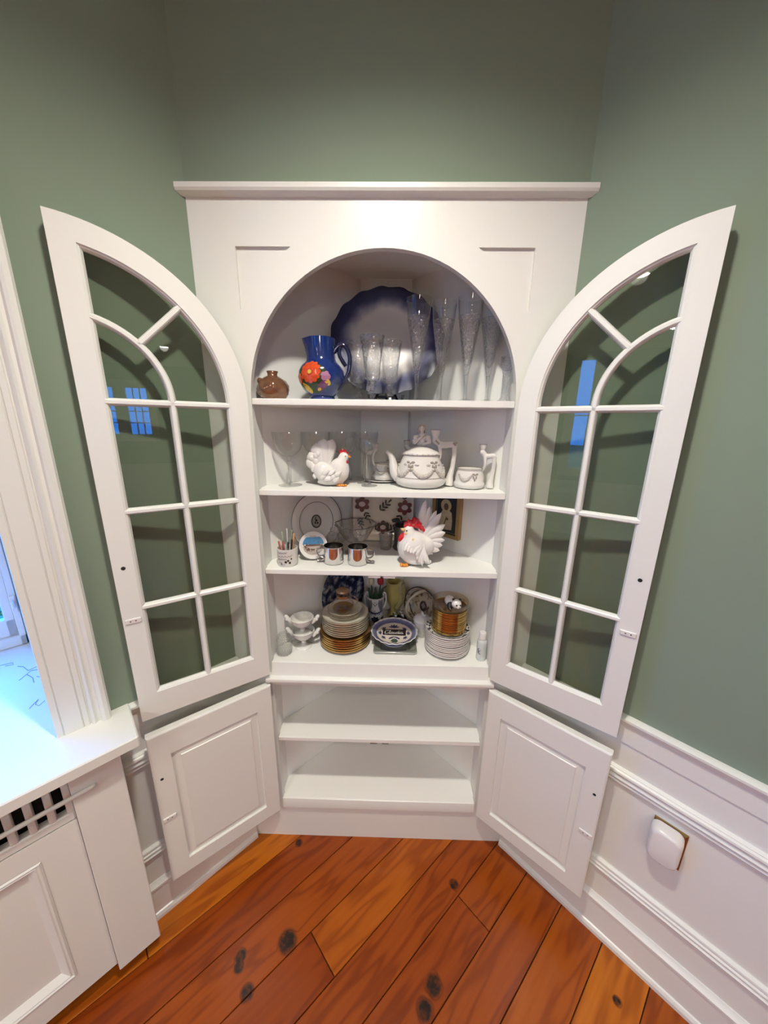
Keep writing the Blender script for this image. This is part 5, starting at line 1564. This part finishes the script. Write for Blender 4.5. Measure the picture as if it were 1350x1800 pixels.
# plate stacks
def plate_mesh(r, foot, h, m_body, m_rim, t=0.0016, seg=56):
    mb = MB()
    prof = [(0, 0.0008), (foot - 0.004, 0.0008), (foot - 0.002, 0.0), (foot, 0.0004), (r * 0.74, h * 0.30), (r * 0.985, h * 0.92)]
    top = [(r * 0.985, h * 0.92 + t), (r * 0.74, h * 0.30 + t), (foot, 0.0004 + t * 1.3), (0, 0.0008 + t * 1.3)]
    mb.add(*lathe_g(prof, seg), 0)
    mb.add(*lathe_g([(r * 0.985, h * 0.92), (r, h * 0.95 + 0.0002), (r * 1.002, h * 0.95 + t * 0.6), (r * 0.997, h * 0.95 + t * 1.15), (r * 0.985, h * 0.92 + t)], seg), 1)
    mb.add(*lathe_g(top, seg), 0)
    return mb.build('plate', [m_body, m_rim], None, 50)
ORD = ['lowest', 'second from bottom', 'third from bottom', 'fourth from bottom', 'fifth from bottom', 'sixth from bottom', 'seventh from bottom', 'eighth from bottom', 'ninth from bottom', 'tenth from bottom', 'eleventh from bottom', 'twelfth from bottom', 'thirteenth from bottom', 'fourteenth from bottom', 'fifteenth from bottom']
def plates(label, cat, group, x, y, z, n, dz, mk, jit, seed):
    """a stack: every plate a thing of its own, told apart by its place in the stack"""
    r_ = random.Random(seed)
    o = mk
    for i in range(n):
        p = o if i == 0 else o.copy()
        if i: COL.objects.link(p)
        p.location = (x + r_.uniform(-jit, jit), y + r_.uniform(-jit, jit), z + i * dz)
        p.rotation_euler = (0, 0, r_.uniform(0, 6.28))
        tag(p, label % ('topmost' if i == n - 1 else ORD[i]), cat, group)
M['amber_plate'] = mat('amber_brown_glass_plate', (0.17, 0.085, 0.022), 0.22, metal=0.1, noise=0.1, coat=0.4)
M['gold_soft'] = mat('soft_gold_edge', (0.50, 0.31, 0.10), 0.25, metal=0.9)
M['ivory_plate'] = mat('ivory_plate_glaze', (0.66, 0.63, 0.54), 0.15, coat=0.4)
M['ivory_rim'] = mat('grey_gold_edge', (0.45, 0.40, 0.28), 0.22, metal=0.5)
plates('amber glass dinner plate at the base of the mixed stack, %s amber one', 'plate', 'amber plates under the white plates', -0.124, 0.117, T4, 6, 0.0084, plate_mesh(0.0880, 0.052, 0.012, M['amber_plate'], M['gold_soft'], 0.0048), 0.0006, 1)
plates('white gold-edged plate on the amber plates, %s of the white ones', 'plate', 'white gold-edged plates on the amber plates', -0.124, 0.117, T4 + 6 * 0.0084 + 0.0012, 7, 0.0078, plate_mesh(0.0805, 0.048, 0.0125, M['ivory_plate'], M['ivory_rim'], 0.0046), 0.0005, 2)
zt = T4 + 6 * 0.0084 + 0.0012 + 7 * 0.0078 + 0.0012
plates('small white saucer under the glass jug, %s of three', 'saucer', 'small saucers under the glass jug', -0.124, 0.117, zt, 3, 0.0052, plate_mesh(0.0590, 0.034, 0.012, M['ivory_plate'], M['ivory_rim'], 0.002), 0.0006, 3)
zt += 2 * 0.0052 + 0.0040
t = thing('glass_jug', 'small round glass jug with amber base, on top of the plate stack', 'jug', (-0.130, 0.109, zt + 0.0001))
jg = [(0, 0), (0.028, 0), (0.034, 0.005), (0.038, 0.016), (0.0375, 0.028), (0.032, 0.040), (0.023, 0.048), (0.0195, 0.054), (0.0205, 0.062), (0.025, 0.068)]
LT('body', shell(jg, 0.0018), M['glass'], t, 36, 60)
LT('amber_base', [(0, 0.0025), (0.027, 0.0025), (0.0335, 0.0075), (0.0355, 0.016), (0, 0.016)], thin_glass('amber_oil', (0.74, 0.58, 0.26), 0.6, 0.03, body=0.06), t, 36, 40)
LT('reflection_band', [(0.0200, 0.0535), (0.0214, 0.0535), (0.0222, 0.0615), (0.0208, 0.0615)], mat('copper_reflection', (0.40, 0.22, 0.10), 0.2, metal=0.7), t, 36, 50)  # copper reflection on the clear neck, put in as colour
LT('reflection_top', [(0, 0.066), (0.0165, 0.067), (0.023, 0.073), (0.021, 0.080), (0.010, 0.085), (0, 0.086)], mat('copper_brown_reflection', (0.30, 0.19, 0.11), 0.25, metal=0.5), t, 28, 50)  # copper reflection at the open top, painted as a solid cap
MB().add(*tube_g(smooth_path([(0.020, 0, 0.058), (0.040, -0.004, 0.056), (0.050, -0.005, 0.044), (0.046, -0.004, 0.030), (0.036, 0, 0.024)], 4), 0.003, 8)).build('handle', M['stemglass'], t, 60)

M['transfer'] = blotch_mat('dark_blue_transfer_ware', [(0.008, 0.010, 0.030), (0.015, 0.020, 0.055), (0.11, 0.13, 0.20), (0.42, 0.43, 0.44)], 42.0, 0.15, 0.56, 5.0)
t = plate_at('blue_plate', 'dark blue and white patterned oval plate standing behind the plate stack', 'plate', (-0.152, 0.242, Z4 + 0.1215), math.radians(45), 4)
LT('dish', [(0, 0), (0.060, 0), (0.070, 0.005), (0.099, 0.011), (0.100, 0.013), (0.098, 0.0135), (0.070, 0.008), (0.060, 0.0035), (0, 0.0035)], M['transfer'], t, 64, 40, lambda a, z, r: r / math.sqrt(math.cos(a) ** 2 + (math.sin(a) / 1.2) ** 2))
LT('inner_band', [(0.0635, 0.0046), (0.0665, 0.0062), (0.0665, 0.0068), (0.0635, 0.0052)], M['navy'], t, 64, 180, lambda a, z, r: r / math.sqrt(math.cos(a) ** 2 + (math.sin(a) / 1.2) ** 2))

# delft vase with tulips
M['delft_w'] = mat('delft_white_glaze', (0.56, 0.57, 0.58), 0.15, coat=0.5); M['delft_b'] = mat('delft_blue_black', (0.012, 0.018, 0.05), 0.2, noise=0.3, nscale=150)
M['delft_g'] = mat('delft_grey_wash', (0.17, 0.18, 0.20), 0.2, noise=0.25, nscale=80)
t = thing('delft_vase', 'blue and white figural vase holding tulips, behind the footed plate', 'vase', (-0.024, 0.232, T4))
dv = [(0.0, 0.0), (0.026, 0.0), (0.028, 0.004), (0.024, 0.010), (0.026, 0.018), (0.031, 0.030), (0.032, 0.044), (0.029, 0.056), (0.027, 0.064), (0.029, 0.080), (0.033, 0.100), (0.036, 0.118)]
LT('body', shell(dv, 0.0028), M['delft_w'], t, 48, 60, lambda a, z, r: r)
sv = on_lathe(dv, FACE, 0.0006); sv2 = on_lathe(dv, FACE, 0.0010)
g = MB()
for sd in (-1, 1):
    decal(g, [(sd * 0.033, 0.066), (sd * 0.020, 0.066), (sd * 0.012, 0.084), (sd * 0.010, 0.100), (sd * 0.014, 0.114), (sd * 0.030, 0.114)], (0, 0), sv, 0, 4)
g.build('painted_cloak', M['delft_g'], t, 180)
g = MB()
for i in range(9):
    s = -0.030 + i * 0.0075
    decal(g, petal(5, 0.0042, 0.3, 20), (s, 0.060 - 0.003 * math.cos((i - 4) * 0.5)), sv2, 0, 1)
stroke(g, [(-0.034, 0.0665), (-0.02, 0.0665), (0, 0.0650), (0.02, 0.0665), (0.034, 0.0665)], 0.0018, sv2); stroke(g, [(-0.034, 0.0535), (-0.017, 0.0520), (0, 0.0515), (0.017, 0.0520), (0.034, 0.0535)], 0.0018, sv2)
decal(g, petal(7, 0.0165, 0.3, 50), (0.0, 0.030), sv2, 0, 3)
decal(g, petal(5, 0.009, 0.3, 30), (0.033, 0.032), sv2, 0, 2); decal(g, petal(5, 0.009, 0.3, 30), (-0.033, 0.032), sv2, 0, 2)
stroke(g, [(-0.007, 0.099), (0, 0.088), (0.007, 0.099)], 0.003, sv2); stroke(g, [(-0.006, 0.106), (0, 0.102), (0.006, 0.106)], 0.0018, sv2)
g.build('painted_pattern', M['delft_b'], t)
for s in (-1, 1):
    MB().add(*tube_g(smooth_path([(s * 0.030, 0, 0.118), (s * 0.031, -0.002, 0.131), (s * 0.038, -0.004, 0.126), (s * 0.040, -0.004, 0.100), (s * 0.036, -0.004, 0.078), (s * 0.030, -0.003, 0.068)], 4), 0.0030, 8)).build('handle', M['delft_w'], t, 60)
M['tulip_leaf'] = mat('tulip_leaf_green', (0.015, 0.045, 0.020), 0.5, noise=0.2); M['tulip_red'] = mat('tulip_red_silk', (0.30, 0.008, 0.014), 0.5, noise=0.15); M['tulip_white'] = mat('tulip_cream_silk', (0.50, 0.50, 0.38), 0.5, noise=0.15)
def tulip(label, x, y, h, m, lean_):
    t = thing('tulip', label, 'tulip', (-0.024 + x, 0.232 + y, T4 + 0.012), 0, 'tulips in the delft vase')
    tx = lean_
    MB().add(*tube_g(smooth_path([(0, 0, 0), (tx * 0.25, 0, h * 0.5), (tx, 0, h)], 4), 0.0022, 6)).build('stem', M['tulip_leaf'], t, 60)
    b = []
    for i in range(6):
        a = 2 * PI * i / 6
        b.append(ell_g((tx + 0.0058 * math.cos(a), 0.0058 * math.sin(a), h + 0.012), (0.0068, 0.0068, 0.015), 10, 8))
    mesh_object('bloom', blob_mesh(b, 0.0016, 2), m, t)
    for k, (dx, dy, hh) in enumerate(((-0.010, -0.004, 0.92), (0.009, 0.004, 0.86))):
        MB().add(*tube_g(smooth_path([(0, 0, 0.05), (dx * 0.5, dy, h * 0.6), (dx * 1.4 + tx * 0.5, dy, h * hh)], 5), [0.002 + 0.0065 * math.sin(PI * (0.15 + 0.85 * i / 10)) for i in range(11)], 8, True, 0.25)).build('leaf', M['tulip_leaf'], t, 60)
tulip('cream white tulip in the delft vase', -0.008, 0.004, 0.148, M['tulip_white'], -0.008)
tulip('deep red tulip in the delft vase', 0.009, 0.000, 0.152, M['tulip_red'], 0.009)

# yellow tulip-shaped pitcher at the back
M['yel'] = mat('yellow_glaze', (0.44, 0.385, 0.13), 0.3, noise=0.2, nscale=50, coat=0.3); M['yel_leaf'] = mat('cream_green_glaze', (0.36, 0.33, 0.17), 0.3, noise=0.45, nscale=90)
t = thing('yellow_pitcher', 'yellow flower-shaped ceramic pitcher at the very back of the counter', 'pitcher', (0.045, 0.290, T4))
yp = [(0, 0), (0.024, 0), (0.025, 0.004), (0.014, 0.012), (0.011, 0.030), (0.014, 0.045), (0.022, 0.056), (0.029, 0.072), (0.032, 0.095), (0.029, 0.118), (0.027, 0.134), (0.030, 0.148)]
LT('body', shell(yp, 0.003), M['yel'], t, 48, 60, lambda a, z, r: r * (1 + 0.09 * abs(math.sin(2.5 * a)) * min(1, max(0, (z - 0.05) / 0.03))))
for k, (x, y, w) in enumerate(((0.028, -0.014, 0.013), (0.032, -0.004, 0.011), (0.024, -0.022, 0.010))):
    MB().add(*tube_g(smooth_path([(x * 0.5, y, 0.040), (x * 1.1, y, 0.070), (x * 1.15, y, 0.110), (x * 0.9, y, 0.142), (x * 1.25, y, 0.150)], 4), [w * (0.3 + 0.7 * math.sin(PI * (0.1 + 0.8 * i / 16))) for i in range(17)], 8, True, 0.4)).build('leaf_relief', M['yel_leaf'], t, 60)
MB().add(*tube_g(smooth_path([(-0.028, -0.006, 0.130), (-0.042, -0.006, 0.118), (-0.044, -0.006, 0.090), (-0.030, -0.006, 0.068)], 4), 0.004, 8)).build('handle', mat('olive_brown_glaze', (0.14, 0.10, 0.035), 0.3), t, 60)

# flowered basket plate
M['basket_c'] = blotch_mat('beige_flowered_glaze', [(0.46, 0.40, 0.30), (0.42, 0.36, 0.26), (0.16, 0.13, 0.09), (0.07, 0.055, 0.04)], 70.0, 0.25, 0.66, 2.0)
t = plate_at('basket_plate', 'beige flowered basket dish with a tall handle and brown bands, behind the sugar jar', 'dish', (0.161, 0.235, Z4 + 0.0770), math.radians(-45), 8)
ov = lambda a, z, r: r / math.sqrt(math.cos(a) ** 2 + (math.sin(a) / 0.92) ** 2)
LT('dish', [(0, 0), (0.050, 0), (0.060, 0.006), (0.079, 0.018), (0.080, 0.020), (0.077, 0.0205), (0.060, 0.010), (0.050, 0.004), (0, 0.004)], M['basket_c'], t, 56, 40, ov)
M['band_b'] = mat('dark_brown_band', (0.05, 0.032, 0.022), 0.3)
LT('rim_band', [(0.0765, 0.0195), (0.0810, 0.0200), (0.0810, 0.0215), (0.0765, 0.0215)], M['band_b'], t, 56, 180, ov)
LT('inner_band', [(0.0610, 0.0098), (0.0640, 0.0118), (0.0640, 0.0126), (0.0610, 0.0106)], M['band_b'], t, 56, 180, ov)
g = MB(); decal(g, petal(2, 0.017, 0, 30, sy=1.2), (0.0, -0.002), fl_(0.0046), 0, 1); g.build('medallion', M['band_b'], t)
g = MB(); decal(g, petal(4, 0.010, 0.35, 30, sy=1.2), (0.0, 0.0), fl_(0.0050), 0, 1); g.build('medallion_figure', mat('mauve_grey_print', (0.26, 0.20, 0.20), 0.3), t)
MB().add(*tube_g([(0.0 + x, y, z) for x, y, z in smooth_path([(0.012, 0.066, 0.016), (-0.004, 0.058, 0.040), (-0.026, 0.022, 0.062), (-0.034, -0.020, 0.060), (-0.030, -0.052, 0.040), (-0.024, -0.066, 0.016)], 5)], 0.0042, 10, True, 1.4)).build('handle', mat('cream_handle_glaze', (0.46, 0.42, 0.33), 0.25), t, 60)

# shakers in a black caddy
t = thing('shaker_caddy', 'black caddy holding four small silver-topped shakers', 'caddy', (0.064, 0.2135, T4), math.radians(12))
MB().add(*box_g(-0.030, 0.030, -0.020, 0.020, 0.0, 0.004, 0.001)).build('base', M['black'], t)
tr_ = MB()
for a, b, c, d in ((-0.030, 0.030, -0.020, -0.0175), (-0.030, 0.030, 0.0175, 0.020), (-0.030, -0.0275, -0.020, 0.020), (0.0275, 0.030, -0.020, 0.020)): tr_.add(*box_g(a, b, c, d, 0.004, 0.036))
tr_.build('rail', M['black'], t)
M['shaker_glass'] = mat('dark_shaker_glass', (0.06, 0.065, 0.06), 0.08, coat=1.0)
i = 0
for x in (-0.0135, 0.0135):
    for y in (-0.0085, 0.0085):
        q = Matrix.Rotation(math.radians(12), 3, 'Z') @ Vector((x, y, 0))
        s = thing('shaker', 'small silver-topped glass shaker in the black caddy, at its ' + ('back' if y > 0 else 'front') + (' beside the basket dish' if x > 0 else ' towards the delft vase'), 'shaker', (0.064 + q.x, 0.2135 + q.y, T4 + 0.0042), 0, 'four shakers in the black caddy')
        LT('jar', [(0, 0), (0.0078, 0), (0.0082, 0.002), (0.0078, 0.036), (0.0065, 0.040), (0, 0.040)], M['shaker_glass'], s, 20, 40)
        LT('cap', [(0.0072, 0.0402), (0.0080, 0.041), (0.0080, 0.048), (0.0066, 0.0515), (0, 0.053)], M['steel'], s, 20, 40)

t = thing('sugar_jar', 'plain white lidded sugar jar behind the footed plate', 'jar', (0.149, 0.166, T4))
LT('body', [(0, 0), (0.023, 0), (0.025, 0.003), (0.028, 0.03), (0.0315, 0.052), (0.031, 0.058), (0, 0.058)], M['milk'], t, 40, 40)
ld_ = LT('lid', [(0.0322, 0.0585), (0.033, 0.060), (0.031, 0.066), (0.022, 0.074), (0.010, 0.078), (0, 0.0785)], M['milk'], t, 40, 40)
MB().add(*ell_g((0, 0, 0.083), (0.0055, 0.0045, 0.0055), 12, 8)).add(*ell_g((0.005, -0.004, 0.079), (0.007, 0.004, 0.003), 10, 6)).add(*ell_g((-0.002, 0.0, 0.089), (0.003, 0.003, 0.0045), 8, 6)).build('finial', M['milk'], ld_, 180)

# tile trivet and named footed plate
M['tile'] = blotch_mat('grey_green_patterned_tile', [(0.17, 0.18, 0.15), (0.20, 0.21, 0.175), (0.15, 0.16, 0.14), (0.06, 0.065, 0.06)], 30.0, 0.2, 0.70, 2.0)
t = thing('tile_trivet', 'square grey-green patterned tile under the footed plate', 'trivet', (0.050, 0.1125, T4))
lo = []
for ins, z in ((0.002, 0.0), (0.0, 0.002), (0.0, 0.007), (0.002, 0.0092), (0.005, 0.0095), (0.0075, 0.0082), (0.02, 0.008)):
    lo.append([(x, y, z) for x, y in rrect(0.073 - ins, 0.067 - ins, 0.010)])
MB().add(*stack_loops(lo)).build('tile', M['tile'], t, 40)
g = MB(); stroke(g, [(-0.048, -0.052), (0.048, -0.052), (0.048, 0.052), (-0.048, 0.052), (-0.048, -0.052)], 0.0016, fl_(0.0086)); g.build('border_line', M['dark'], t)
ed = MB()
ed.add(*stack_loops([[(x, y, z) for x, y in rrect(0.0737, 0.0677, 0.0108)] for z in (0.0035, 0.0065)])); ed.build('pale_edge', mat('pale_tile_edge', (0.42, 0.42, 0.36), 0.2), t)
def dname():
    p = radial_mat('blue_white_plate_glaze', [(0.0, (0.66, 0.60, 0.54)), (0.0605, (0.66, 0.60, 0.54)), (0.0625, (0.10, 0.105, 0.20)), (0.069, (0.13, 0.14, 0.26)), (0.0745, (0.16, 0.17, 0.29)), (0.0765, (0.70, 0.67, 0.66)), (0.09, (0.72, 0.70, 0.69))], 1, 1, 0.15, 0.004, 120.0)
    return p
t = thing('footed_plate', 'blue and white footed plate with the name Claudia on a dark banner', 'plate', (0.047, 0.113, T4 + 0.0090))
sc8 = lambda a, z, r: r * (1 + (0.018 * math.sin(20 * a) if r > 0.077 else 0))
LT('dish', [(0, 0.018), (0.038, 0.018), (0.056, 0.022), (0.072, 0.030), (0.0795, 0.0365), (0.0810, 0.0385), (0.0795, 0.0398), (0.0715, 0.0335), (0.0600, 0.0285), (0.045, 0.0270), (0, 0.0265)], dname(), t, 120, 50, sc8)
LT('foot', [(0, 0.0), (0.041, 0.0), (0.0425, 0.002), (0.041, 0.010), (0.039, 0.0185), (0, 0.0185)], mat('foot_blue_glaze', (0.13, 0.15, 0.28), 0.2, noise=0.25, nscale=60), t, 48, 40)
LT('foot_line', [(0.0420, 0.0005), (0.0434, 0.001), (0.0434, 0.0028), (0.0418, 0.003)], M['milk'], t, 48, 180)
zs = 0.0275
bulge = lambda l: (lambda x, y: (x, y, 0.0266 + l + max(0.0, math.hypot(x, y) - 0.045) * 0.11))
M['pl_blue'] = mat('plate_blue_print', (0.055, 0.055, 0.13), 0.25, noise=0.3, nscale=200); M['pl_green'] = mat('plate_green_print', (0.05, 0.09, 0.07), 0.25)
g = MB()
for a, r, s in ((90, 0.040, 1.5), (145, 0.046, 0.9), (35, 0.046, 0.9), (180, 0.050, 0.9), (0, 0.050, 0.9), (215, 0.046, 0.9), (325, 0.046, 0.9)):
    A = math.radians(a); x, y = r * math.cos(A), r * math.sin(A)
    for k in range(5):
        decal(g, leaf2(0.013 * s, 0.0055 * s, A + (k - 2) * 0.62), (x - 0.005 * s * math.cos(A), y - 0.005 * s * math.sin(A)), bulge(0.0006), 0, 1)
    decal(g, petal(5, 0.005 * s, 0.2, 20), (x - 0.003 * math.cos(A), y - 0.003 * math.sin(A)), bulge(0.0008), 0, 1)
for sd in (-1, 1):
    decal(g, leaf2(0.024, 0.010, -PI / 2 + sd * 0.95), (0.0, -0.020), bulge(0.0006), 0, 1)
g.build('printed_flowers', M['pl_blue'], t)
g = MB(); decal(g, petal(6, 0.0125, 0.2, 40), (0.0, -0.045), bulge(0.0008), 0, 2); stroke(g, [(0, -0.020), (0, -0.036)], 0.0016, bulge(0.0007)); g.build('printed_bloom', M['pl_green'], t)
g = MB(); decal(g, [(-0.040, -0.013), (0.040, -0.017), (0.042, 0.019), (-0.040, 0.019)], (0, 0.002), bulge(0.0011), 0, 2)
bn = g.build('name_banner', mat('dark_banner_print', (0.018, 0.008, 0.008), 0.3), t)
LET = {
    'C': ([[(0.9, 0.95), (0.75, 1.05), (0.55, 1.0), (0.25, 0.8), (0.05, 0.45), (0.12, 0.1), (0.4, 0.0), (0.75, 0.12), (1.0, 0.3)], [(0.9, 0.95), (0.80, 0.80), (0.62, 0.80)]], 1.0),
    'l': ([[(0.0, 0.15), (0.25, 0.5), (0.42, 0.9), (0.36, 1.05), (0.25, 0.9), (0.2, 0.4), (0.25, 0.05), (0.4, 0.02), (0.55, 0.15)]], 0.5),
    'a': ([[(0.55, 0.42), (0.38, 0.52), (0.15, 0.42), (0.08, 0.2), (0.18, 0.03), (0.35, 0.06), (0.52, 0.25), (0.56, 0.48), (0.52, 0.15), (0.60, 0.02), (0.78, 0.15)]], 0.72),
    'u': ([[(0.0, 0.2), (0.12, 0.48), (0.12, 0.15), (0.22, 0.02), (0.38, 0.1), (0.52, 0.3), (0.55, 0.48), (0.53, 0.15), (0.62, 0.02), (0.78, 0.15)]], 0.72),
    'd': ([[(0.55, 0.42), (0.38, 0.52), (0.15, 0.42), (0.08, 0.2), (0.18, 0.03), (0.35, 0.06), (0.52, 0.3), (0.62, 0.75), (0.70, 1.05), (0.60, 0.5), (0.56, 0.12), (0.64, 0.02), (0.80, 0.15)]], 0.74),
    'i': ([[(0.0, 0.15), (0.14, 0.48), (0.12, 0.12), (0.2, 0.02), (0.36, 0.15)], [(0.20, 0.76), (0.24, 0.82)]], 0.34)}
g = MB(); x = 0.0; S_ = 0.0205
for ch in 'Claudia':
    st_, adv = LET[ch]
    for s in st_:
        pts = smooth_path(s, 4)
        stroke(g, [(-0.0335 + (x + p[0] + 0.12 * p[1]) * S_ * 0.66, -0.0055 + p[1] * S_) for p in pts], 0.0023, bulge(0.0016))
    x += adv
g.build('name_lettering', M['milk'], bn)

# patterned plates, amber saucers, glass dish and panda
def rim_pattern():
    m, nt, out = nodes_of('white_plate_with_brown_flower_rim')
    p = nt.nodes.new('ShaderNodeBsdfPrincipled'); sset(p, Roughness=0.15); p.inputs['Coat Weight'].default_value = 0.4
    tc = nt.nodes.new('ShaderNodeTexCoord')
    sx = nt.nodes.new('ShaderNodeMapping'); sx.inputs['Scale'].default_value = (1, 1, 0)
    nt.links.new(tc.outputs['Object'], sx.inputs[0])
    ln = nt.nodes.new('ShaderNodeVectorMath'); ln.operation = 'LENGTH'; nt.links.new(sx.outputs[0], ln.inputs[0])
    rg = ramp(nt, [(0.0, (0, 0, 0)), (0.0555, (0, 0, 0)), (0.0575, (1, 1, 1)), (0.0705, (1, 1, 1)), (0.0722, (0, 0, 0))])
    nt.links.new(ln.outputs['Value'], rg.inputs[0])
    nz = nt.nodes.new('ShaderNodeTexNoise'); sset(nz, Scale=95.0, Detail=1.5); nt.links.new(sx.outputs[0], nz.inputs[0])
    th = ramp(nt, [(0.0, (0, 0, 0)), (0.50, (0, 0, 0)), (0.54, (1, 1, 1))]); nt.links.new(nz.outputs[0], th.inputs[0])
    mu = nt.nodes.new('ShaderNodeMath'); mu.operation = 'MULTIPLY'; nt.links.new(rg.outputs[0], mu.inputs[0]); nt.links.new(th.outputs[0], mu.inputs[1])
    mx = nt.nodes.new('ShaderNodeMix'); mx.data_type = 'RGBA'; nt.links.new(mu.outputs[0], mx.inputs[0])
    mx.inputs[6].default_value = (0.72, 0.70, 0.66, 1); mx.inputs[7].default_value = (0.025, 0.016, 0.022, 1)
    nt.links.new(mx.outputs[2], p.inputs['Base Color']); nt.links.new(p.outputs[0], out.inputs[0])
    return m
M['pat'] = rim_pattern()
M['dark_edge'] = mat('thin_brown_edge_line', (0.74, 0.71, 0.67), 0.15, coat=0.4)
plates('white flower-rimmed plate under the amber saucers, %s in its stack', 'plate', 'white plates under the amber saucers', 0.226, 0.088, T4, 11, 0.0068, plate_mesh(0.0745, 0.044, 0.0125, M['pat'], M['dark_edge'], 0.0043), 0.0007, 5)
za = T4 + 10 * 0.0068 + 0.0068
M['amber_saucer'] = mat('golden_amber_glass', (0.22, 0.135, 0.030), 0.25, metal=0.1, noise=0.08, coat=0.4)
plates('amber glass saucer in the column below the panda, %s', 'saucer', 'amber saucers stacked on the white plates', 0.229, 0.088, za, 15, 0.0052, plate_mesh(0.0575, 0.034, 0.010, M['amber_saucer'], M['gold'], 0.0030), 0.0009, 6)
zd = za + 15 * 0.0052 + 0.0042
t = thing('amber_dish', 'clear amber glass dish on top of the amber saucers, under the panda', 'dish', (0.229, 0.088, zd))
LT('bowl', [(0, 0), (0.036, 0), (0.052, 0.004), (0.0585, 0.012), (0.0605, 0.026), (0.0600, 0.0272), (0.0590, 0.0265), (0.0570, 0.013), (0.051, 0.0058), (0.036, 0.002), (0, 0.002)], thin_glass('clear_amber_glass', (0.95, 0.90, 0.80), 1.2, 0.02, body=0.03), t, 56, 60)
t = thing('panda_figurine', 'small black and white panda figurine lying in the amber dish', 'figurine', (0.233, 0.066, zd + 0.0075), math.radians(8))
white = [ell_g((-0.006, 0.012, 0.021), (0.017, 0.021, 0.017)), ell_g((-0.004, 0.024, 0.018), (0.014, 0.014, 0.015))]
mesh_object('body', blob_mesh(white, 0.0016, 3), M['ceramic'], t)
mesh_object('head', blob_mesh([ell_g((0.009, -0.012, 0.022), (0.0165, 0.0145, 0.0155)), ell_g((0.013, -0.023, 0.016), (0.008, 0.0065, 0.007))], 0.0014, 3), M['ceramic'], t)
blk = [ell_g((-0.008, -0.004, 0.014), (0.012, 0.010, 0.014)), tube_g([(-0.012, -0.004, 0.018), (-0.013, -0.014, 0.006), (-0.008, -0.021, 0.0045)], [0.008, 0.006, 0.005], 10), tube_g([(0.012, 0.004, 0.014), (0.018, -0.006, 0.006), (0.016, -0.014, 0.0045)], [0.008, 0.006, 0.005], 10), tube_g([(-0.010, 0.030, 0.010), (-0.014, 0.036, 0.005)], [0.008, 0.005], 10)]
mesh_object('limbs', blob_mesh(blk, 0.0015, 2), M['black'], t)
e_ = MB()
for x, z in ((-0.001, 0.0375), (0.0215, 0.0350)): e_.add(*ell_g((x, -0.008, z - 0.001), (0.0042, 0.003, 0.0042), 10, 7))
e_.build('ears', M['black'], t, 180)
e_ = MB()
for x, y, z in ((0.0050, -0.0255, 0.0235), (0.0170, -0.0245, 0.0225)): e_.add(*ell_g((x, y, z), (0.0032, 0.0022, 0.0028), 10, 7))
e_.add(*ell_g((0.0135, -0.0293, 0.0170), (0.0018, 0.0012, 0.0014), 8, 6))
e_.build('eye_patches', M['black'], t, 180)

t = thing('small_bottle', 'small pale bottle with white cap at the end of the counter', 'bottle', (0.331, 0.036, T4))
LT('body', [(0, 0), (0.0135, 0), (0.0155, 0.002), (0.0158, 0.062), (0.0145, 0.069), (0.0095, 0.074), (0, 0.074)], mat('pale_grey_plastic', (0.58, 0.61, 0.60), 0.3), t, 32, 40)
LT('cap', [(0.0095, 0.0742), (0.0112, 0.075), (0.0112, 0.096), (0.0098, 0.099), (0, 0.0995)], M['plastic'], t, 32, 40)
sb_ = on_lathe([(0.0158, 0.0), (0.0158, 0.07)], FACE - 0.75, 0.0004)
g = MB(); stroke(g, smooth_path([(-0.001, 0.046), (-0.005, 0.040), (0.001, 0.036), (-0.003, 0.031), (0.005, 0.026)], 4), 0.0026, sb_); stroke(g, [(-0.004, 0.036), (0.006, 0.041)], 0.002, sb_)
g.build('printed_mark', mat('blue_grey_print', (0.06, 0.10, 0.14), 0.4), t)
